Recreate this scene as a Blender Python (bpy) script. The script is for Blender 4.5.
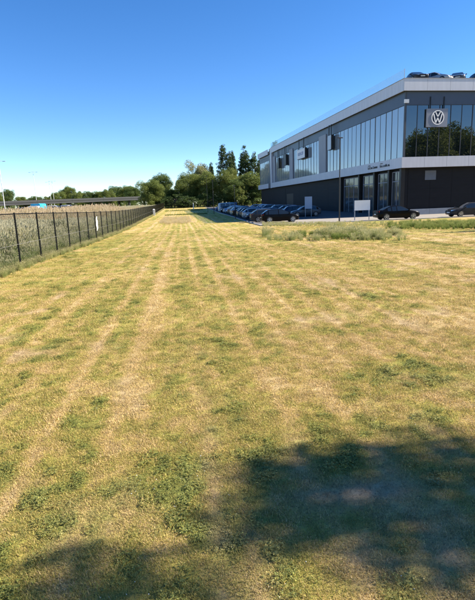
import bpy, math, random
import numpy as np
from mathutils import Vector, Matrix

for o in list(bpy.data.objects):
    bpy.data.objects.remove(o)
random.seed(7); RNG = np.random.default_rng(11)
R = math.radians
scene = bpy.context.scene
C = scene.collection

# ------------------------------------------------------------------ camera
PW, PH, FPX, EYE = 475.0, 600.0, 470.0, 2.1
PITCH, ROLL, YAW = R(11.75), R(2.12), R(6.2)
_f = Vector((math.sin(YAW)*math.cos(PITCH), math.cos(YAW)*math.cos(PITCH), -math.sin(PITCH)))
_r0 = Vector((math.cos(YAW), -math.sin(YAW), 0)); _u0 = _r0.cross(_f)
_r = _r0*math.cos(ROLL) - _u0*math.sin(ROLL)
_u = _u0*math.cos(ROLL) + _r0*math.sin(ROLL)
CAMPOS = Vector((0, 0, EYE))
cd = bpy.data.cameras.new('camera'); cam = bpy.data.objects.new('camera', cd); C.objects.link(cam)
cam.matrix_world = Matrix(((_r.x, _u.x, -_f.x, 0), (_r.y, _u.y, -_f.y, 0), (_r.z, _u.z, -_f.z, EYE), (0, 0, 0, 1)))
cd.sensor_fit = 'HORIZONTAL'; cd.sensor_width = 36.0; cd.lens = 36.0*FPX/PW
cd.clip_start = 0.05; cd.clip_end = 6000
scene.camera = cam

# ------------------------------------------------------------------ sky, sun, exposure
SUN_AZ, SUN_EL = R(92), R(35)          # azimuth clockwise from +Y
world = bpy.data.worlds.new('World'); scene.world = world; world.use_nodes = True
wn = world.node_tree.nodes; wl = world.node_tree.links
sky = wn.new('ShaderNodeTexSky'); sky.sky_type = 'NISHITA'; sky.sun_disc = False
sky.sun_elevation = SUN_EL; sky.sun_rotation = SUN_AZ
sky.altitude = 1800; sky.air_density = 0.9; sky.dust_density = 0.05; sky.ozone_density = 2.0
wn['Background'].inputs['Strength'].default_value = 0.096
hsv = wn.new('ShaderNodeHueSaturation'); hsv.inputs['Saturation'].default_value = 1.30; hsv.inputs['Hue'].default_value = .506
wl.new(sky.outputs['Color'], hsv.inputs['Color']); wl.new(hsv.outputs['Color'], wn['Background'].inputs['Color'])
sd = bpy.data.lights.new('sun', 'SUN'); sun = bpy.data.objects.new('sun', sd); C.objects.link(sun)
sd.energy = 5.0; sd.angle = R(0.53); sd.color = (1.0, 0.90, 0.76)
SUN = Vector((math.sin(SUN_AZ)*math.cos(SUN_EL), math.cos(SUN_AZ)*math.cos(SUN_EL), math.sin(SUN_EL)))
sun.rotation_euler = (-SUN).to_track_quat('-Z', 'Y').to_euler()
vs = scene.view_settings
vs.view_transform = 'Standard'; vs.look = 'None'; vs.gamma = 1.0; vs.use_curve_mapping = False
vs.exposure = 1.27
scene.cycles.max_bounces = 8; scene.cycles.transparent_max_bounces = 24
scene.cycles.use_denoising = True

# ------------------------------------------------------------------ helpers
def ray(px, py):
    return _f + _r*((px-PW/2)/FPX) - _u*((py-PH/2)/FPX)
HY = [-400, 15, 20, 26, 34, 44, 55, 64, 72, 86, 104, 130, 162, 190, 240, 2000]
HZ = [0, 0, -.03, -.13, -.23, -.31, -.32, -.25, -.16, -.07, .03, .38, .80, 1.0, 1.1, 1.1]
def hraw(y): return np.interp(y, HY, HZ)
ROWS = np.concatenate([np.arange(-30, -4, 2), np.arange(-4, 0, .5), np.arange(0, 8, .1), np.arange(8, 20, .2), np.arange(20, 60, .5), np.arange(60, 200.1, 2)])
def smooth_h(y):
    return (hraw(y-4)+hraw(y-2)+hraw(y)+hraw(y+2)+hraw(y+4))/5
ROWZ = smooth_h(ROWS)
def h(y): return float(np.interp(y, ROWS, ROWZ))
def hv(y): return np.interp(y, ROWS, ROWZ)
def on_ground(px, py):
    d = ray(px, py); z = 0.0
    for _ in range(40):
        p = CAMPOS + d*((z-EYE)/d.z)
        z = .5*z + .5*h(p.y)
    p.z = z; return p
def atY(px, py, Y):
    d = ray(px, py); return CAMPOS + d*(Y/d.y)

def hash2(ix, iy, s):
    n = (ix.astype(np.int64)*374761393 + iy.astype(np.int64)*668265263 + s*1442695041) & 0x7fffffff
    n = ((n ^ (n >> 13))*1274126177) & 0x7fffffff
    n = (n ^ (n >> 16)) & 0xffffff
    return n/float(0xffffff)
def vnoise(x, y, s=0):
    x = np.asarray(x, float); y = np.asarray(y, float)
    ix = np.floor(x); iy = np.floor(y); fx = x-ix; fy = y-iy
    fx = fx*fx*(3-2*fx); fy = fy*fy*(3-2*fy)
    a = hash2(ix, iy, s); b = hash2(ix+1, iy, s); c = hash2(ix, iy+1, s); d = hash2(ix+1, iy+1, s)
    return (a*(1-fx)+b*fx)*(1-fy) + (c*(1-fx)+d*fx)*fy
def fbm(x, y, s=0, o=4):
    t = 0; a = .5; w = 0
    for k in range(o):
        t = t + a*vnoise(x*2**k, y*2**k, s+k*17); w += a; a *= .55
    return t/w
def sstep(a, b, x): 
    t = np.clip((x-a)/(b-a), 0, 1); return t*t*(3-2*t)

class MB:
    def __init__(s): s.v = []; s.f = []
    def add(s, verts, faces):
        n = len(s.v); s.v += [tuple(v) for v in verts]; s.f += [tuple(i+n for i in f) for f in faces]; return s
    def box(s, x0, x1, y0, y1, z0, z1):
        return s.add([(x0,y0,z0),(x1,y0,z0),(x1,y1,z0),(x0,y1,z0),(x0,y0,z1),(x1,y0,z1),(x1,y1,z1),(x0,y1,z1)],
                     [(0,3,2,1),(4,5,6,7),(0,1,5,4),(1,2,6,5),(2,3,7,6),(3,0,4,7)])
    def tube(s, pts, radii, n=8, cap=True):
        pts = [Vector(p) for p in pts]; rings = []
        for i, p in enumerate(pts):
            t = (pts[min(i+1, len(pts)-1)] - pts[max(i-1, 0)]).normalized()
            a = Vector((1,0,0)) if abs(t.x) < .8 else Vector((0,1,0))
            b = t.cross(a).normalized(); a = b.cross(t)
            r = radii[i] if hasattr(radii, '__len__') else radii
            rings.append([p + a*(r*math.cos(2*math.pi*k/n)) + b*(r*math.sin(2*math.pi*k/n)) for k in range(n)])
        vv = [v for r_ in rings for v in r_]; ff = []
        for i in range(len(pts)-1):
            for k in range(n):
                ff.append((i*n+k, i*n+(k+1) % n, (i+1)*n+(k+1) % n, (i+1)*n+k))
        if cap: ff.append(tuple(range(n-1, -1, -1))); ff.append(tuple((len(pts)-1)*n+k for k in range(n)))
        return s.add(vv, ff)
    def prism(s, poly, axis, a, b):
        # poly: 2D points; axis 'y' -> (x,z) extruded along y ; 'x' -> (y,z) along x
        n = len(poly); vv = []
        for t in (a, b):
            for p in poly:
                vv.append((p[0], t, p[1]) if axis == 'y' else (t, p[0], p[1]))
        ff = [tuple(range(n)), tuple(range(2*n-1, n-1, -1))]
        for k in range(n): ff.append((k, k+n, (k+1) % n + n, (k+1) % n))
        return s.add(vv, ff)
    def mesh(s, name, mat, smooth=None):
        m = bpy.data.meshes.new(name); m.from_pydata(s.v, [], s.f); m.materials.append(mat)
        import bmesh
        bm = bmesh.new(); bm.from_mesh(m); bmesh.ops.recalc_face_normals(bm, faces=bm.faces); bm.to_mesh(m); bm.free()
        if smooth is not None:
            m.shade_smooth(); m.set_sharp_from_angle(angle=R(smooth))
        return m
    def build(s, name, mat, parent=None, smooth=None):
        return link(name, s.mesh(name, mat, smooth), parent)
def link(name, data, parent=None, loc=None):
    o = bpy.data.objects.new(name, data); C.objects.link(o)
    if parent: o.parent = parent
    if loc is not None: o.location = loc
    return o
def tag(o, label=None, cat=None, group=None, kind=None):
    if label: o['label'] = label
    if cat: o['category'] = cat
    if group: o['group'] = group
    if kind: o['kind'] = kind
    return o
def empty(name, loc=(0,0,0), rz=0, label=None, cat=None, group=None):
    o = bpy.data.objects.new(name, None); C.objects.link(o); o.location = loc; o.rotation_euler = (0,0,rz)
    o.empty_display_size = .2
    return tag(o, label, cat, group)
def copy_tree(o, parent=None):
    c = o.copy(); C.objects.link(c)
    if parent: c.parent = parent
    for ch in list(o.children): copy_tree(ch, c)
    return c

# ------------------------------------------------------------------ materials
def mat(name): 
    m = bpy.data.materials.new(name); m.use_nodes = True
    return m, m.node_tree.nodes, m.node_tree.links, m.node_tree.nodes['Principled BSDF']
def surf(name, col, rough=.7, var=.15, scale=3.0, bump=0.0, metallic=0.0, spec=.5, stretch=(1,1,1), bscale=None, coat=0):
    m, n, l, b = mat(name)
    tc = n.new('ShaderNodeTexCoord'); mp = n.new('ShaderNodeMapping'); mp.inputs['Scale'].default_value = stretch
    l.new(tc.outputs['Object'], mp.inputs['Vector'])
    nz = n.new('ShaderNodeTexNoise'); nz.inputs['Scale'].default_value = scale; nz.inputs['Detail'].default_value = 6; nz.inputs['Roughness'].default_value = .65
    l.new(mp.outputs['Vector'], nz.inputs['Vector'])
    mr = n.new('ShaderNodeMapRange'); mr.inputs['From Min'].default_value = .25; mr.inputs['From Max'].default_value = .75
    mr.inputs['To Min'].default_value = 1-var; mr.inputs['To Max'].default_value = 1+var
    l.new(nz.outputs['Fac'], mr.inputs['Value'])
    hs = n.new('ShaderNodeHueSaturation'); hs.inputs['Color'].default_value = (*col, 1)
    l.new(mr.outputs['Result'], hs.inputs['Value']); l.new(hs.outputs['Color'], b.inputs['Base Color'])
    b.inputs['Roughness'].default_value = rough; b.inputs['Metallic'].default_value = metallic
    b.inputs['Specular IOR Level'].default_value = spec; b.inputs['Coat Weight'].default_value = coat; b.inputs['Coat Roughness'].default_value = .05
    if bump:
        bp = n.new('ShaderNodeBump'); bp.inputs['Strength'].default_value = bump; bp.inputs['Distance'].default_value = .02
        n2 = n.new('ShaderNodeTexNoise'); n2.inputs['Scale'].default_value = bscale or scale*6; n2.inputs['Detail'].default_value = 4
        l.new(tc.outputs['Object'], n2.inputs['Vector']); l.new(n2.outputs['Fac'], bp.inputs['Height']); l.new(bp.outputs['Normal'], b.inputs['Normal'])
    return m
def leafmat(name, c1, c2, transl=.45, scale=.25):
    m, n, l, b = mat(name)
    ge = n.new('ShaderNodeNewGeometry'); nz = n.new('ShaderNodeTexNoise'); nz.inputs['Scale'].default_value = scale; nz.inputs['Detail'].default_value = 4
    l.new(ge.outputs['Position'], nz.inputs['Vector'])
    ad = n.new('ShaderNodeMath'); ad.operation = 'MULTIPLY_ADD'; ad.inputs[1].default_value = .5; 
    l.new(ge.outputs['Random Per Island'], ad.inputs[0]); l.new(nz.outputs['Fac'], ad.inputs[2])
    mr = n.new('ShaderNodeMapRange'); mr.inputs['From Min'].default_value = .45; mr.inputs['From Max'].default_value = 1.05
    l.new(ad.outputs[0], mr.inputs['Value'])
    mx = n.new('ShaderNodeMix'); mx.data_type = 'RGBA'; mx.inputs['A'].default_value = (*c1, 1); mx.inputs['B'].default_value = (*c2, 1)
    l.new(mr.outputs['Result'], mx.inputs['Factor'])
    l.new(mx.outputs['Result'], b.inputs['Base Color']); b.inputs['Roughness'].default_value = .6; b.inputs['Specular IOR Level'].default_value = .25
    tr = n.new('ShaderNodeBsdfTranslucent'); l.new(mx.outputs['Result'], tr.inputs['Color'])
    ms = n.new('ShaderNodeMixShader'); ms.inputs['Fac'].default_value = transl
    l.new(b.outputs[0], ms.inputs[1]); l.new(tr.outputs[0], ms.inputs[2]); l.new(ms.outputs[0], n['Material Output'].inputs['Surface'])
    return m
def glassmat(name, col, rough=.02, ior=1.6, bump=.0):
    m, n, l, b = mat(name)
    b.inputs['Base Color'].default_value = (*col, 1); b.inputs['Roughness'].default_value = rough
    b.inputs['IOR'].default_value = ior; b.inputs['Specular IOR Level'].default_value = .5
    if bump:
        tc = n.new('ShaderNodeTexCoord'); nz = n.new('ShaderNodeTexNoise'); nz.inputs['Scale'].default_value = .5
        oi = n.new('ShaderNodeObjectInfo'); vm = n.new('ShaderNodeVectorMath')
        l.new(tc.outputs['Object'], vm.inputs[0]); l.new(oi.outputs['Location'], vm.inputs[1]); l.new(vm.outputs[0], nz.inputs['Vector'])
        bp = n.new('ShaderNodeBump'); bp.inputs['Strength'].default_value = bump; bp.inputs['Distance'].default_value = .05
        l.new(nz.outputs['Fac'], bp.inputs['Height']); l.new(bp.outputs['Normal'], b.inputs['Normal'])
    return m

M = {}
M['alu'] = surf('aluminium_panel', (.54,.55,.60), .45, .10, 1.3, .03, .1, stretch=(2,2,.25))
M['alu_dark'] = surf('grey_pier_panel', (.26,.27,.31), .5, .08, 1.0, .03)
M['header'] = surf('dark_blue_header', (.055,.070,.105), .4, .1, .8)
M['cladding'] = surf('anthracite_cladding', (.010,.011,.014), .6, .25, .8, .05, spec=.2, stretch=(1,1,6))
M['soffit'] = surf('soffit', (.10,.10,.11), .7, .1)
M['concrete'] = surf('concrete', (.40,.40,.39), .85, .12, 1.5, .2)
M['glass_side'] = glassmat('curtain_glass', (.26,.31,.36), .03, 2.7, .10)
M['glass_front'] = glassmat('showroom_glass', (.006,.010,.012), .01, 2.2, .12)
M['mullion'] = surf('mullion_metal', (.05,.055,.065), .45, .1)
M['black'] = surf('black_metal', (.012,.012,.013), .45, .2)
M['rubber'] = surf('tyre_rubber', (.018,.018,.018), .8, .2, 8)
M['rim'] = surf('alloy_rim', (.45,.46,.48), .35, .1, 4, metallic=.8)
M['carglass'] = glassmat('car_glass', (.010,.014,.016), .02, 1.75)
M['white'] = surf('white_sign_face', (.80,.80,.80), .5, .04, 2)
M['whitepaint'] = surf('white_paint', (.78,.78,.76), .55, .06, 3)
M['galv'] = surf('galvanised_steel', (.42,.43,.44), .5, .15, 4, metallic=.4)
M['blue'] = surf('blue_letter', (.04,.10,.32), .5, .05)
M['navy'] = surf('navy_sign', (.20,.22,.27), .45, .05)
M['darknavy'] = surf('emblem_disc', (.01,.015,.035), .4, .05)
M['roofdark'] = surf('roof_membrane', (.12,.12,.12), .9, .2)
M['asphalt'] = surf('asphalt', (.075,.075,.078), .9, .2, .6, .3, bscale=40)
M['paving'] = surf('pale_paving', (.30,.27,.23), .9, .15, .5, .2, bscale=20)
M['kerb'] = surf('kerb_concrete', (.36,.35,.33), .9, .15, 2, .2)
M['post'] = surf('fence_post_paint', (.004,.005,.005), .7, .2, 5, spec=.15)
M['wire'] = surf('fence_wire', (.010,.013,.012), .7, .2, 5, spec=.2)
M['tension'] = surf('dull_wire', (.20,.20,.19), .7, .2)
M['shaded_face'] = surf('shade_toned_sign_face', (.42,.48,.56), .5, .05)  # small white board, its bluish shade put into the face colour
M['bark'] = surf('bark', (.085,.065,.045), .9, .35, 3, .6, stretch=(1,1,.3))
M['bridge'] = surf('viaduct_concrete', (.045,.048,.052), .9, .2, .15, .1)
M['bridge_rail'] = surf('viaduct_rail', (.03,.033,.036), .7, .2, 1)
M['pale_pole'] = surf('pale_lamp_mast', (.60,.60,.58), .5, .1)
M['headlight'] = surf('headlight', (.75,.78,.8), .12, .05, metallic=.6)
M['tail'] = surf('tail_lamp', (.35,.015,.015), .2, .1)
M['plate'] = surf('number_plate', (.65,.65,.6), .5, .1)
M['underbody'] = surf('underbody', (.01,.01,.01), .9, .1)
M['cyan'] = surf('cyan_tarpaulin', (.03,.36,.55), .55, .12, 1)
for nm, col in dict(black=(.003,.003,.004), silver=(.33,.35,.38), white=(.62,.63,.64), grey=(.09,.10,.11), blue=(.03,.06,.16), navy=(.012,.018,.04),
                    paleblue=(.22,.30,.42), red=(.22,.02,.02), anthracite=(.03,.032,.036)).items():
    M['paint_'+nm] = surf('car_paint_'+nm, col, .28, .03, 2, coat=0 if nm in ('black','anthracite') else .3, spec=.12 if nm in ('black','anthracite') else .3, metallic=.3 if nm in ('silver','grey','paleblue') else 0)

# ------------------------------------------------------------------ lawn
def lawn_masks(x, y):
    x = np.asarray(x, float); y = np.asarray(y, float)
    # mower tracks run along the fence
    wob = (fbm(x*.15, y*.05, 90, 2)-.5)*.35
    s1 = vnoise((x+wob)*2.3, y*.05, 1); s2 = vnoise((x+wob*.7)*1.05+40, y*.03, 2)
    track = .15*sstep(.25, .75, s2) + .85*sstep(.40, .78, .50*vnoise((x+wob)*5.6+7, y*.03, 4)+.50*vnoise((x+wob)*11, y*.04, 6))*(.40+.60*sstep(.25, .6, s1))
    u_ = (x+wob*.6)/.56; ln_ = np.exp(-((u_-np.floor(u_)-.5)/.15)**2)      # wheel lines at the mower's spacing
    track = .55*track + .60*ln_*sstep(.25, .65, fbm(x*.8, y*.10, 21, 2))
    big = fbm(x*.22, y*.13, 3, 3); mid = fbm(x*.9, y*.55, 5, 4); fine = fbm(x*4.0, y*3.0, 9, 3)
    vf = fbm(x*11, y*8, 12, 3)
    g = .325 - (.46+.34*sstep(5, 14, y))*(track-.36) + .16*(big-.5) + .50*(mid-.5) + .70*(fine-.5) + .85*(vf-.5)
    g += .13*sstep(5.0, 2.6, y) * (1-.4*sstep(1.2, 2.6, x))          # lusher towards the near foreground, less so on the right
    g -= .10*sstep(-1, 5, x)*sstep(3.5, 6.0, y)*sstep(26, 12, y)
    g += .5*sstep(166, 172, y)
    for (px, py, rx, ry, a) in [(392,375,.75,.55,.8),(375,296,.6,.6,.7),(424,361,.45,.4,.6),(342,330,.7,.7,.5),(376,425,.35,.3,.6),(410,308,.6,.6,.5),
                                (105,470,.5,.35,.35),(150,500,.5,.4,.45),(250,545,.35,.3,.4),(230,298,.6,.8,.25),(60,520,.45,.25,.3)]:
        p = PATCH.setdefault((px, py), on_ground(px, py))
        q = ((x-p.x)/rx)**2 + ((y-p.y)/ry)**2
        g += .42*a*np.exp(-q*1.3)*(.1+1.2*mid+.8*(fine-.3)+.8*(vf-.4))
    green = np.clip(g, 0, 1)
    bare = .7*sstep(.58, .80, fbm(x*1.6+9, y*1.0, 31, 4)+.25*(vf-.5)) * (1-green)
    p = PATCH.setdefault('bare', on_ground(365, 492)); bare = np.maximum(bare, np.exp(-(((x-p.x)/.5)**2+((y-p.y)/.16)**2)))
    # the straight dry line through the middle foreground
    bare = np.maximum(bare, .6*np.exp(-((x-.12)/.08)**2)*sstep(7, 2, y)*sstep(.3, .7, fine))
    g = g - .25*bare; green = np.clip(g, 0, 1)
    clover = sstep(.56, .90, g)
    return green, bare, clover, track
PATCH = {}

def attr_node(n, name, instancer=False):
    a = n.new('ShaderNodeAttribute'); a.attribute_name = name
    a.attribute_type = 'INSTANCER' if instancer else 'GEOMETRY'
    return a
STRAW = (.55, .395, .15); STRAW2 = (.66, .50, .25); OLIVE = (.46, .375, .098); GREEN = (.30, .30, .068); DRY = (.50, .38, .235); CLOVER = (.18, .21, .054)
def lawn_colour(n, l, inst):
    """dry straw to olive to green by the lawn's own growth masks"""
    ge = n.new('ShaderNodeNewGeometry')
    ag = attr_node(n, 'green', inst); ab = attr_node(n, 'bare', inst)
    nz = n.new('ShaderNodeTexNoise'); nz.inputs['Scale'].default_value = 14 if not inst else 9; nz.inputs['Detail'].default_value = 5; nz.inputs['Roughness'].default_value = .7
    l.new(ge.outputs['Position'], nz.inputs['Vector'])
    jit = n.new('ShaderNodeMath'); jit.operation = 'MULTIPLY_ADD'; jit.inputs[1].default_value = .7; jit.inputs[2].default_value = -.35
    if inst: 
        l.new(ge.outputs['Random Per Island'], jit.inputs[0])
    else:
        l.new(nz.outputs['Fac'], jit.inputs[0]); jit.inputs[1].default_value = .9; jit.inputs[2].default_value = -.45
    sm = n.new('ShaderNodeMath'); sm.operation = 'ADD'; l.new(ag.outputs['Fac'], sm.inputs[0]); l.new(jit.outputs[0], sm.inputs[1])
    cr = n.new('ShaderNodeValToRGB'); e = cr.color_ramp.elements
    e[0].position = 0; e[0].color = (*STRAW2, 1); e[1].position = 1; e[1].color = (*CLOVER, 1)
    for p, c in ((.22, STRAW), (.46, OLIVE), (.76, GREEN)): k = e.new(p); k.color = (*c, 1)
    l.new(sm.outputs[0], cr.inputs['Fac'])
    mx = n.new('ShaderNodeMix'); mx.data_type = 'RGBA'; mx.inputs['B'].default_value = (*DRY, 1)
    l.new(ab.outputs['Fac'], mx.inputs['Factor']); l.new(cr.outputs['Color'], mx.inputs['A'])
    mr = n.new('ShaderNodeMapRange'); mr.inputs['From Min'].default_value = .3; mr.inputs['From Max'].default_value = .7; mr.inputs['To Min'].default_value = .78; mr.inputs['To Max'].default_value = 1.2
    l.new(nz.outputs['Fac'], mr.inputs['Value'])
    hs = n.new('ShaderNodeHueSaturation'); l.new(mx.outputs['Result'], hs.inputs['Color']); l.new(mr.outputs['Result'], hs.inputs['Value'])
    if inst:
        wn_ = n.new('ShaderNodeTexWhiteNoise'); wn_.noise_dimensions = '1D'; l.new(ge.outputs['Random Per Island'], wn_.inputs['W'])
        ma = n.new('ShaderNodeMath'); ma.operation = 'MULTIPLY_ADD'; ma.inputs[1].default_value = .75; ma.inputs[2].default_value = .62; l.new(wn_.outputs['Value'], ma.inputs[0])
        mm = n.new('ShaderNodeMath'); mm.operation = 'MULTIPLY'; l.new(ma.outputs[0], mm.inputs[0]); l.new(mr.outputs['Result'], mm.inputs[1]); l.new(mm.outputs[0], hs.inputs['Value'])
    else:
        # dark soil showing between the tufts
        n3 = n.new('ShaderNodeTexNoise'); n3.inputs['Scale'].default_value = 45; n3.inputs['Detail'].default_value = 4; n3.inputs['Roughness'].default_value = .7
        l.new(ge.outputs['Position'], n3.inputs['Vector'])
        r3 = n.new('ShaderNodeMapRange'); r3.inputs['From Min'].default_value = .52; r3.inputs['From Max'].default_value = .66; r3.inputs['To Max'].default_value = .75; l.new(n3.outputs['Fac'], r3.inputs['Value'])
        m3 = n.new('ShaderNodeMix'); m3.data_type = 'RGBA'; m3.inputs['B'].default_value = (.10, .078, .045, 1); l.new(r3.outputs['Result'], m3.inputs['Factor']); l.new(hs.outputs['Color'], m3.inputs['A'])
        return m3.outputs['Result'], nz
    return hs.outputs['Color'], nz
def make_ground_mat():
    m, n, l, b = mat('lawn_turf')
    col, nz = lawn_colour(n, l, False)
    l.new(col, b.inputs['Base Color']); b.inputs['Roughness'].default_value = .95; b.inputs['Specular IOR Level'].default_value = .1
    ge = n.new('ShaderNodeNewGeometry')
    n2 = n.new('ShaderNodeTexNoise'); n2.inputs['Scale'].default_value = 30; n2.inputs['Detail'].default_value = 6; n2.inputs['Roughness'].default_value = .75
    l.new(ge.outputs['Position'], n2.inputs['Vector'])
    bp = n.new('ShaderNodeBump'); bp.inputs['Strength'].default_value = .9; bp.inputs['Distance'].default_value = .03
    l.new(n2.outputs['Fac'], bp.inputs['Height']); l.new(bp.outputs['Normal'], b.inputs['Normal'])
    return m
M['lawn'] = make_ground_mat()
def make_blade_mat(name):
    m, n, l, b = mat(name)
    col, nz = lawn_colour(n, l, True)
    l.new(col, b.inputs['Base Color']); b.inputs['Roughness'].default_value = .6; b.inputs['Specular IOR Level'].default_value = .25
    tr = n.new('ShaderNodeBsdfTranslucent'); l.new(col, tr.inputs['Color'])
    ms = n.new('ShaderNodeMixShader'); ms.inputs['Fac'].default_value = .25
    l.new(b.outputs[0], ms.inputs[1]); l.new(tr.outputs[0], ms.inputs[2]); l.new(ms.outputs[0], n['Material Output'].inputs['Surface'])
    return m
M['blade'] = make_blade_mat('lawn_blades')

def grid_mesh(name, xs, ys, material, dz=0.0, masks=True):
    X, Y = np.meshgrid(xs, ys); Z = hv(Y)+dz
    m = bpy.data.meshes.new(name); nx, ny = len(xs), len(ys)
    idx = np.arange(nx*ny).reshape(ny, nx)
    q = np.stack([idx[:-1,:-1], idx[:-1,1:], idx[1:,1:], idx[1:,:-1]], -1).reshape(-1, 4)
    m.vertices.add(nx*ny); m.vertices.foreach_set('co', np.stack([X, Y, Z], -1).reshape(-1).astype(np.float32))
    m.loops.add(q.size); m.loops.foreach_set('vertex_index', q.reshape(-1).astype(np.int32))
    m.polygons.add(len(q)); m.polygons.foreach_set('loop_start', np.arange(0, q.size, 4, dtype=np.int32))
    m.update(calc_edges=True); m.materials.append(material)
    if masks:
        g, b, c, t = lawn_masks(X.reshape(-1), Y.reshape(-1))
        far = sstep(900, 500, np.hypot(X, Y)).reshape(-1)
        for nm, a in (('green', g), ('bare', b)):
            at = m.attributes.new(nm, 'FLOAT', 'POINT'); at.data.foreach_set('value', a.astype(np.float32))
    m.shade_smooth()
    return m
xs = np.concatenate([[-1500, -600, -250, -120, -60, -40, -30, -24, -18, -14], np.arange(-11, -4, .5), np.arange(-4, 5, .1), np.arange(5, 12, .25), np.arange(12, 40, .75), [45, 55, 70, 100, 160, 300, 700, 1500]])
ys = np.concatenate([[-1500, -600, -200, -80, -50], ROWS, [220, 260, 330, 450, 700, 1200, 2500]])
lawn = tag(link('lawn', grid_mesh('lawn', xs, ys, M['lawn'])), 'wide mown lawn of dry straw and green grass with mower tracks', kind='structure')

# ---- scatter by geometry nodes (stuff nobody could count)
def scatter(name, pts, rot, scl, idx, attrs, sources, label):
    src = bpy.data.collections.new(name+'_sources')
    for i, me in enumerate(sources):
        o = bpy.data.objects.new('%s_tuft_%02d' % (name, i), me); src.objects.link(o)
    m = bpy.data.meshes.new(name); N = len(pts)
    m.vertices.add(N); m.vertices.foreach_set('co', np.asarray(pts, np.float32).reshape(-1))
    a = m.attributes.new('rot', 'FLOAT_VECTOR', 'POINT'); a.data.foreach_set('vector', np.asarray(rot, np.float32).reshape(-1))
    a = m.attributes.new('scl', 'FLOAT', 'POINT'); a.data.foreach_set('value', np.asarray(scl, np.float32))
    a = m.attributes.new('idx', 'INT', 'POINT'); a.data.foreach_set('value', np.asarray(idx, np.int32))
    for k, v in attrs.items():
        a = m.attributes.new(k, 'FLOAT', 'POINT'); a.data.foreach_set('value', np.asarray(v, np.float32))
    o = link(name, m)
    for me in sources[:1]: m.materials.append(me.materials[0])
    g = bpy.data.node_groups.new(name, 'GeometryNodeTree')
    g.interface.new_socket('Geometry', in_out='INPUT', socket_type='NodeSocketGeometry')
    g.interface.new_socket('Geometry', in_out='OUTPUT', socket_type='NodeSocketGeometry')
    n, l = g.nodes, g.links
    gi = n.new('NodeGroupInput'); go = n.new('NodeGroupOutput')
    ci = n.new('GeometryNodeCollectionInfo'); ci.inputs['Collection'].default_value = src
    ci.inputs['Separate Children'].default_value = True; ci.inputs['Reset Children'].default_value = True
    io = n.new('GeometryNodeInstanceOnPoints'); io.inputs['Pick Instance'].default_value = True
    def na(nm, t):
        x = n.new('GeometryNodeInputNamedAttribute'); x.data_type = t; x.inputs['Name'].default_value = nm; return x.outputs['Attribute']
    l.new(gi.outputs[0], io.inputs['Points']); l.new(ci.outputs[0], io.inputs['Instance'])
    l.new(na('idx', 'INT'), io.inputs['Instance Index']); l.new(na('rot', 'FLOAT_VECTOR'), io.inputs['Rotation']); l.new(na('scl', 'FLOAT'), io.inputs['Scale'])
    l.new(io.outputs[0], go.inputs[0])
    md = o.modifiers.new('scatter', 'NODES'); md.node_group = g
    return tag(o, label, kind='stuff')

def blades_mesh(name, n, rad, lmin, lmax, w, lean, seed, material, curl=.6, clover=0):
    r = np.random.default_rng(seed); v = []; f = []
    for k in range(n):
        a = r.uniform(0, 6.283); rr = rad*math.sqrt(r.uniform()); x, y = rr*math.cos(a), rr*math.sin(a)
        L = r.uniform(lmin, lmax); d = r.uniform(0, 6.283); ln = r.uniform(*lean); ww = w*r.uniform(.6, 1.3)
        dx, dy = math.cos(d), math.sin(d); px, py = -dy, dx
        tw = r.uniform(-.6, .6); px, py = px*math.cos(tw)-py*math.sin(tw), px*math.sin(tw)+py*math.cos(tw)
        i = len(v); p = np.array([x, y, -.004]); segs = 3
        for s in range(segs+1):
            t = s/segs; an = ln*(1-curl+curl*2*t)
            hw = ww*(1-t**1.6)*.5 + .0002
            v += [(p[0]-px*hw, p[1]-py*hw, p[2]), (p[0]+px*hw, p[1]+py*hw, p[2])]
            an = min(an, 1.9); st = L/segs
            p = p + np.array([dx*math.sin(an)*st, dy*math.sin(an)*st, max(math.cos(an)*st, -.3*p[2])])
        for s in range(segs): f.append((i+2*s, i+2*s+1, i+2*s+3, i+2*s+2))
    for k in range(clover):
        a = r.uniform(0, 6.283); rr = rad*math.sqrt(r.uniform()); x, y = rr*math.cos(a), rr*math.sin(a); z = r.uniform(.008, .03); th = r.uniform(0, 6.283)
        for q in range(3):
            aa = th + q*2.094; R1 = r.uniform(.006, .010); i = len(v); c, s_ = math.cos(aa), math.sin(aa)
            v += [(x, y, z), (x+R1*c*.9-R1*s_*.6, y+R1*s_*.9+R1*c*.6, z+r.uniform(-.003,.004)), (x+R1*1.5*c, y+R1*1.5*s_, z+r.uniform(-.002,.003)), (x+R1*c*.9+R1*s_*.6, y+R1*s_*.9-R1*c*.6, z+r.uniform(-.003,.004))]
            f.append((i, i+1, i+2, i+3))
    m = bpy.data.meshes.new(name); m.from_pydata(v, [], f); m.materials.append(material); return m

def lawn_points():
    P = []; S = []
    def band(r0, r1, dens, s):
        n = int(dens*(r1-r0)*(r1+r0)*math.pi*(84/360.))
        rr = np.sqrt(RNG.uniform(r0*r0, r1*r1, n)); a = RNG.uniform(R(-42+6.2), R(42+6.2), n)
        P.append(np.stack([rr*np.sin(a), rr*np.cos(a)], 1)); S.append(RNG.uniform(.75, 1.25, n)*s)
    band(1.3, 4.5, 1250, .8); band(4.5, 8, 560, 1.0); band(8, 14, 170, 1.4); band(14, 24, 60, 1.7); band(24, 44, 18, 2.0); band(44, 90, 3, 2.4)
    P = np.concatenate(P); S = np.concatenate(S)
    k = (P[:,0] > -5.9) & ~((P[:,0] > 8) & (P[:,1] > 44)); return P[k], S[k]
P, S = lawn_points()
g, b, c, t = lawn_masks(P[:,0], P[:,1])
patchy = fbm(P[:,0]*5, P[:,1]*5, 77, 3)
keep = RNG.uniform(size=len(P)) > b*.25; P, S, g, b, c, patchy = P[keep], S[keep], g[keep], b[keep], c[keep], patchy[keep]
N = len(P)
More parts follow.
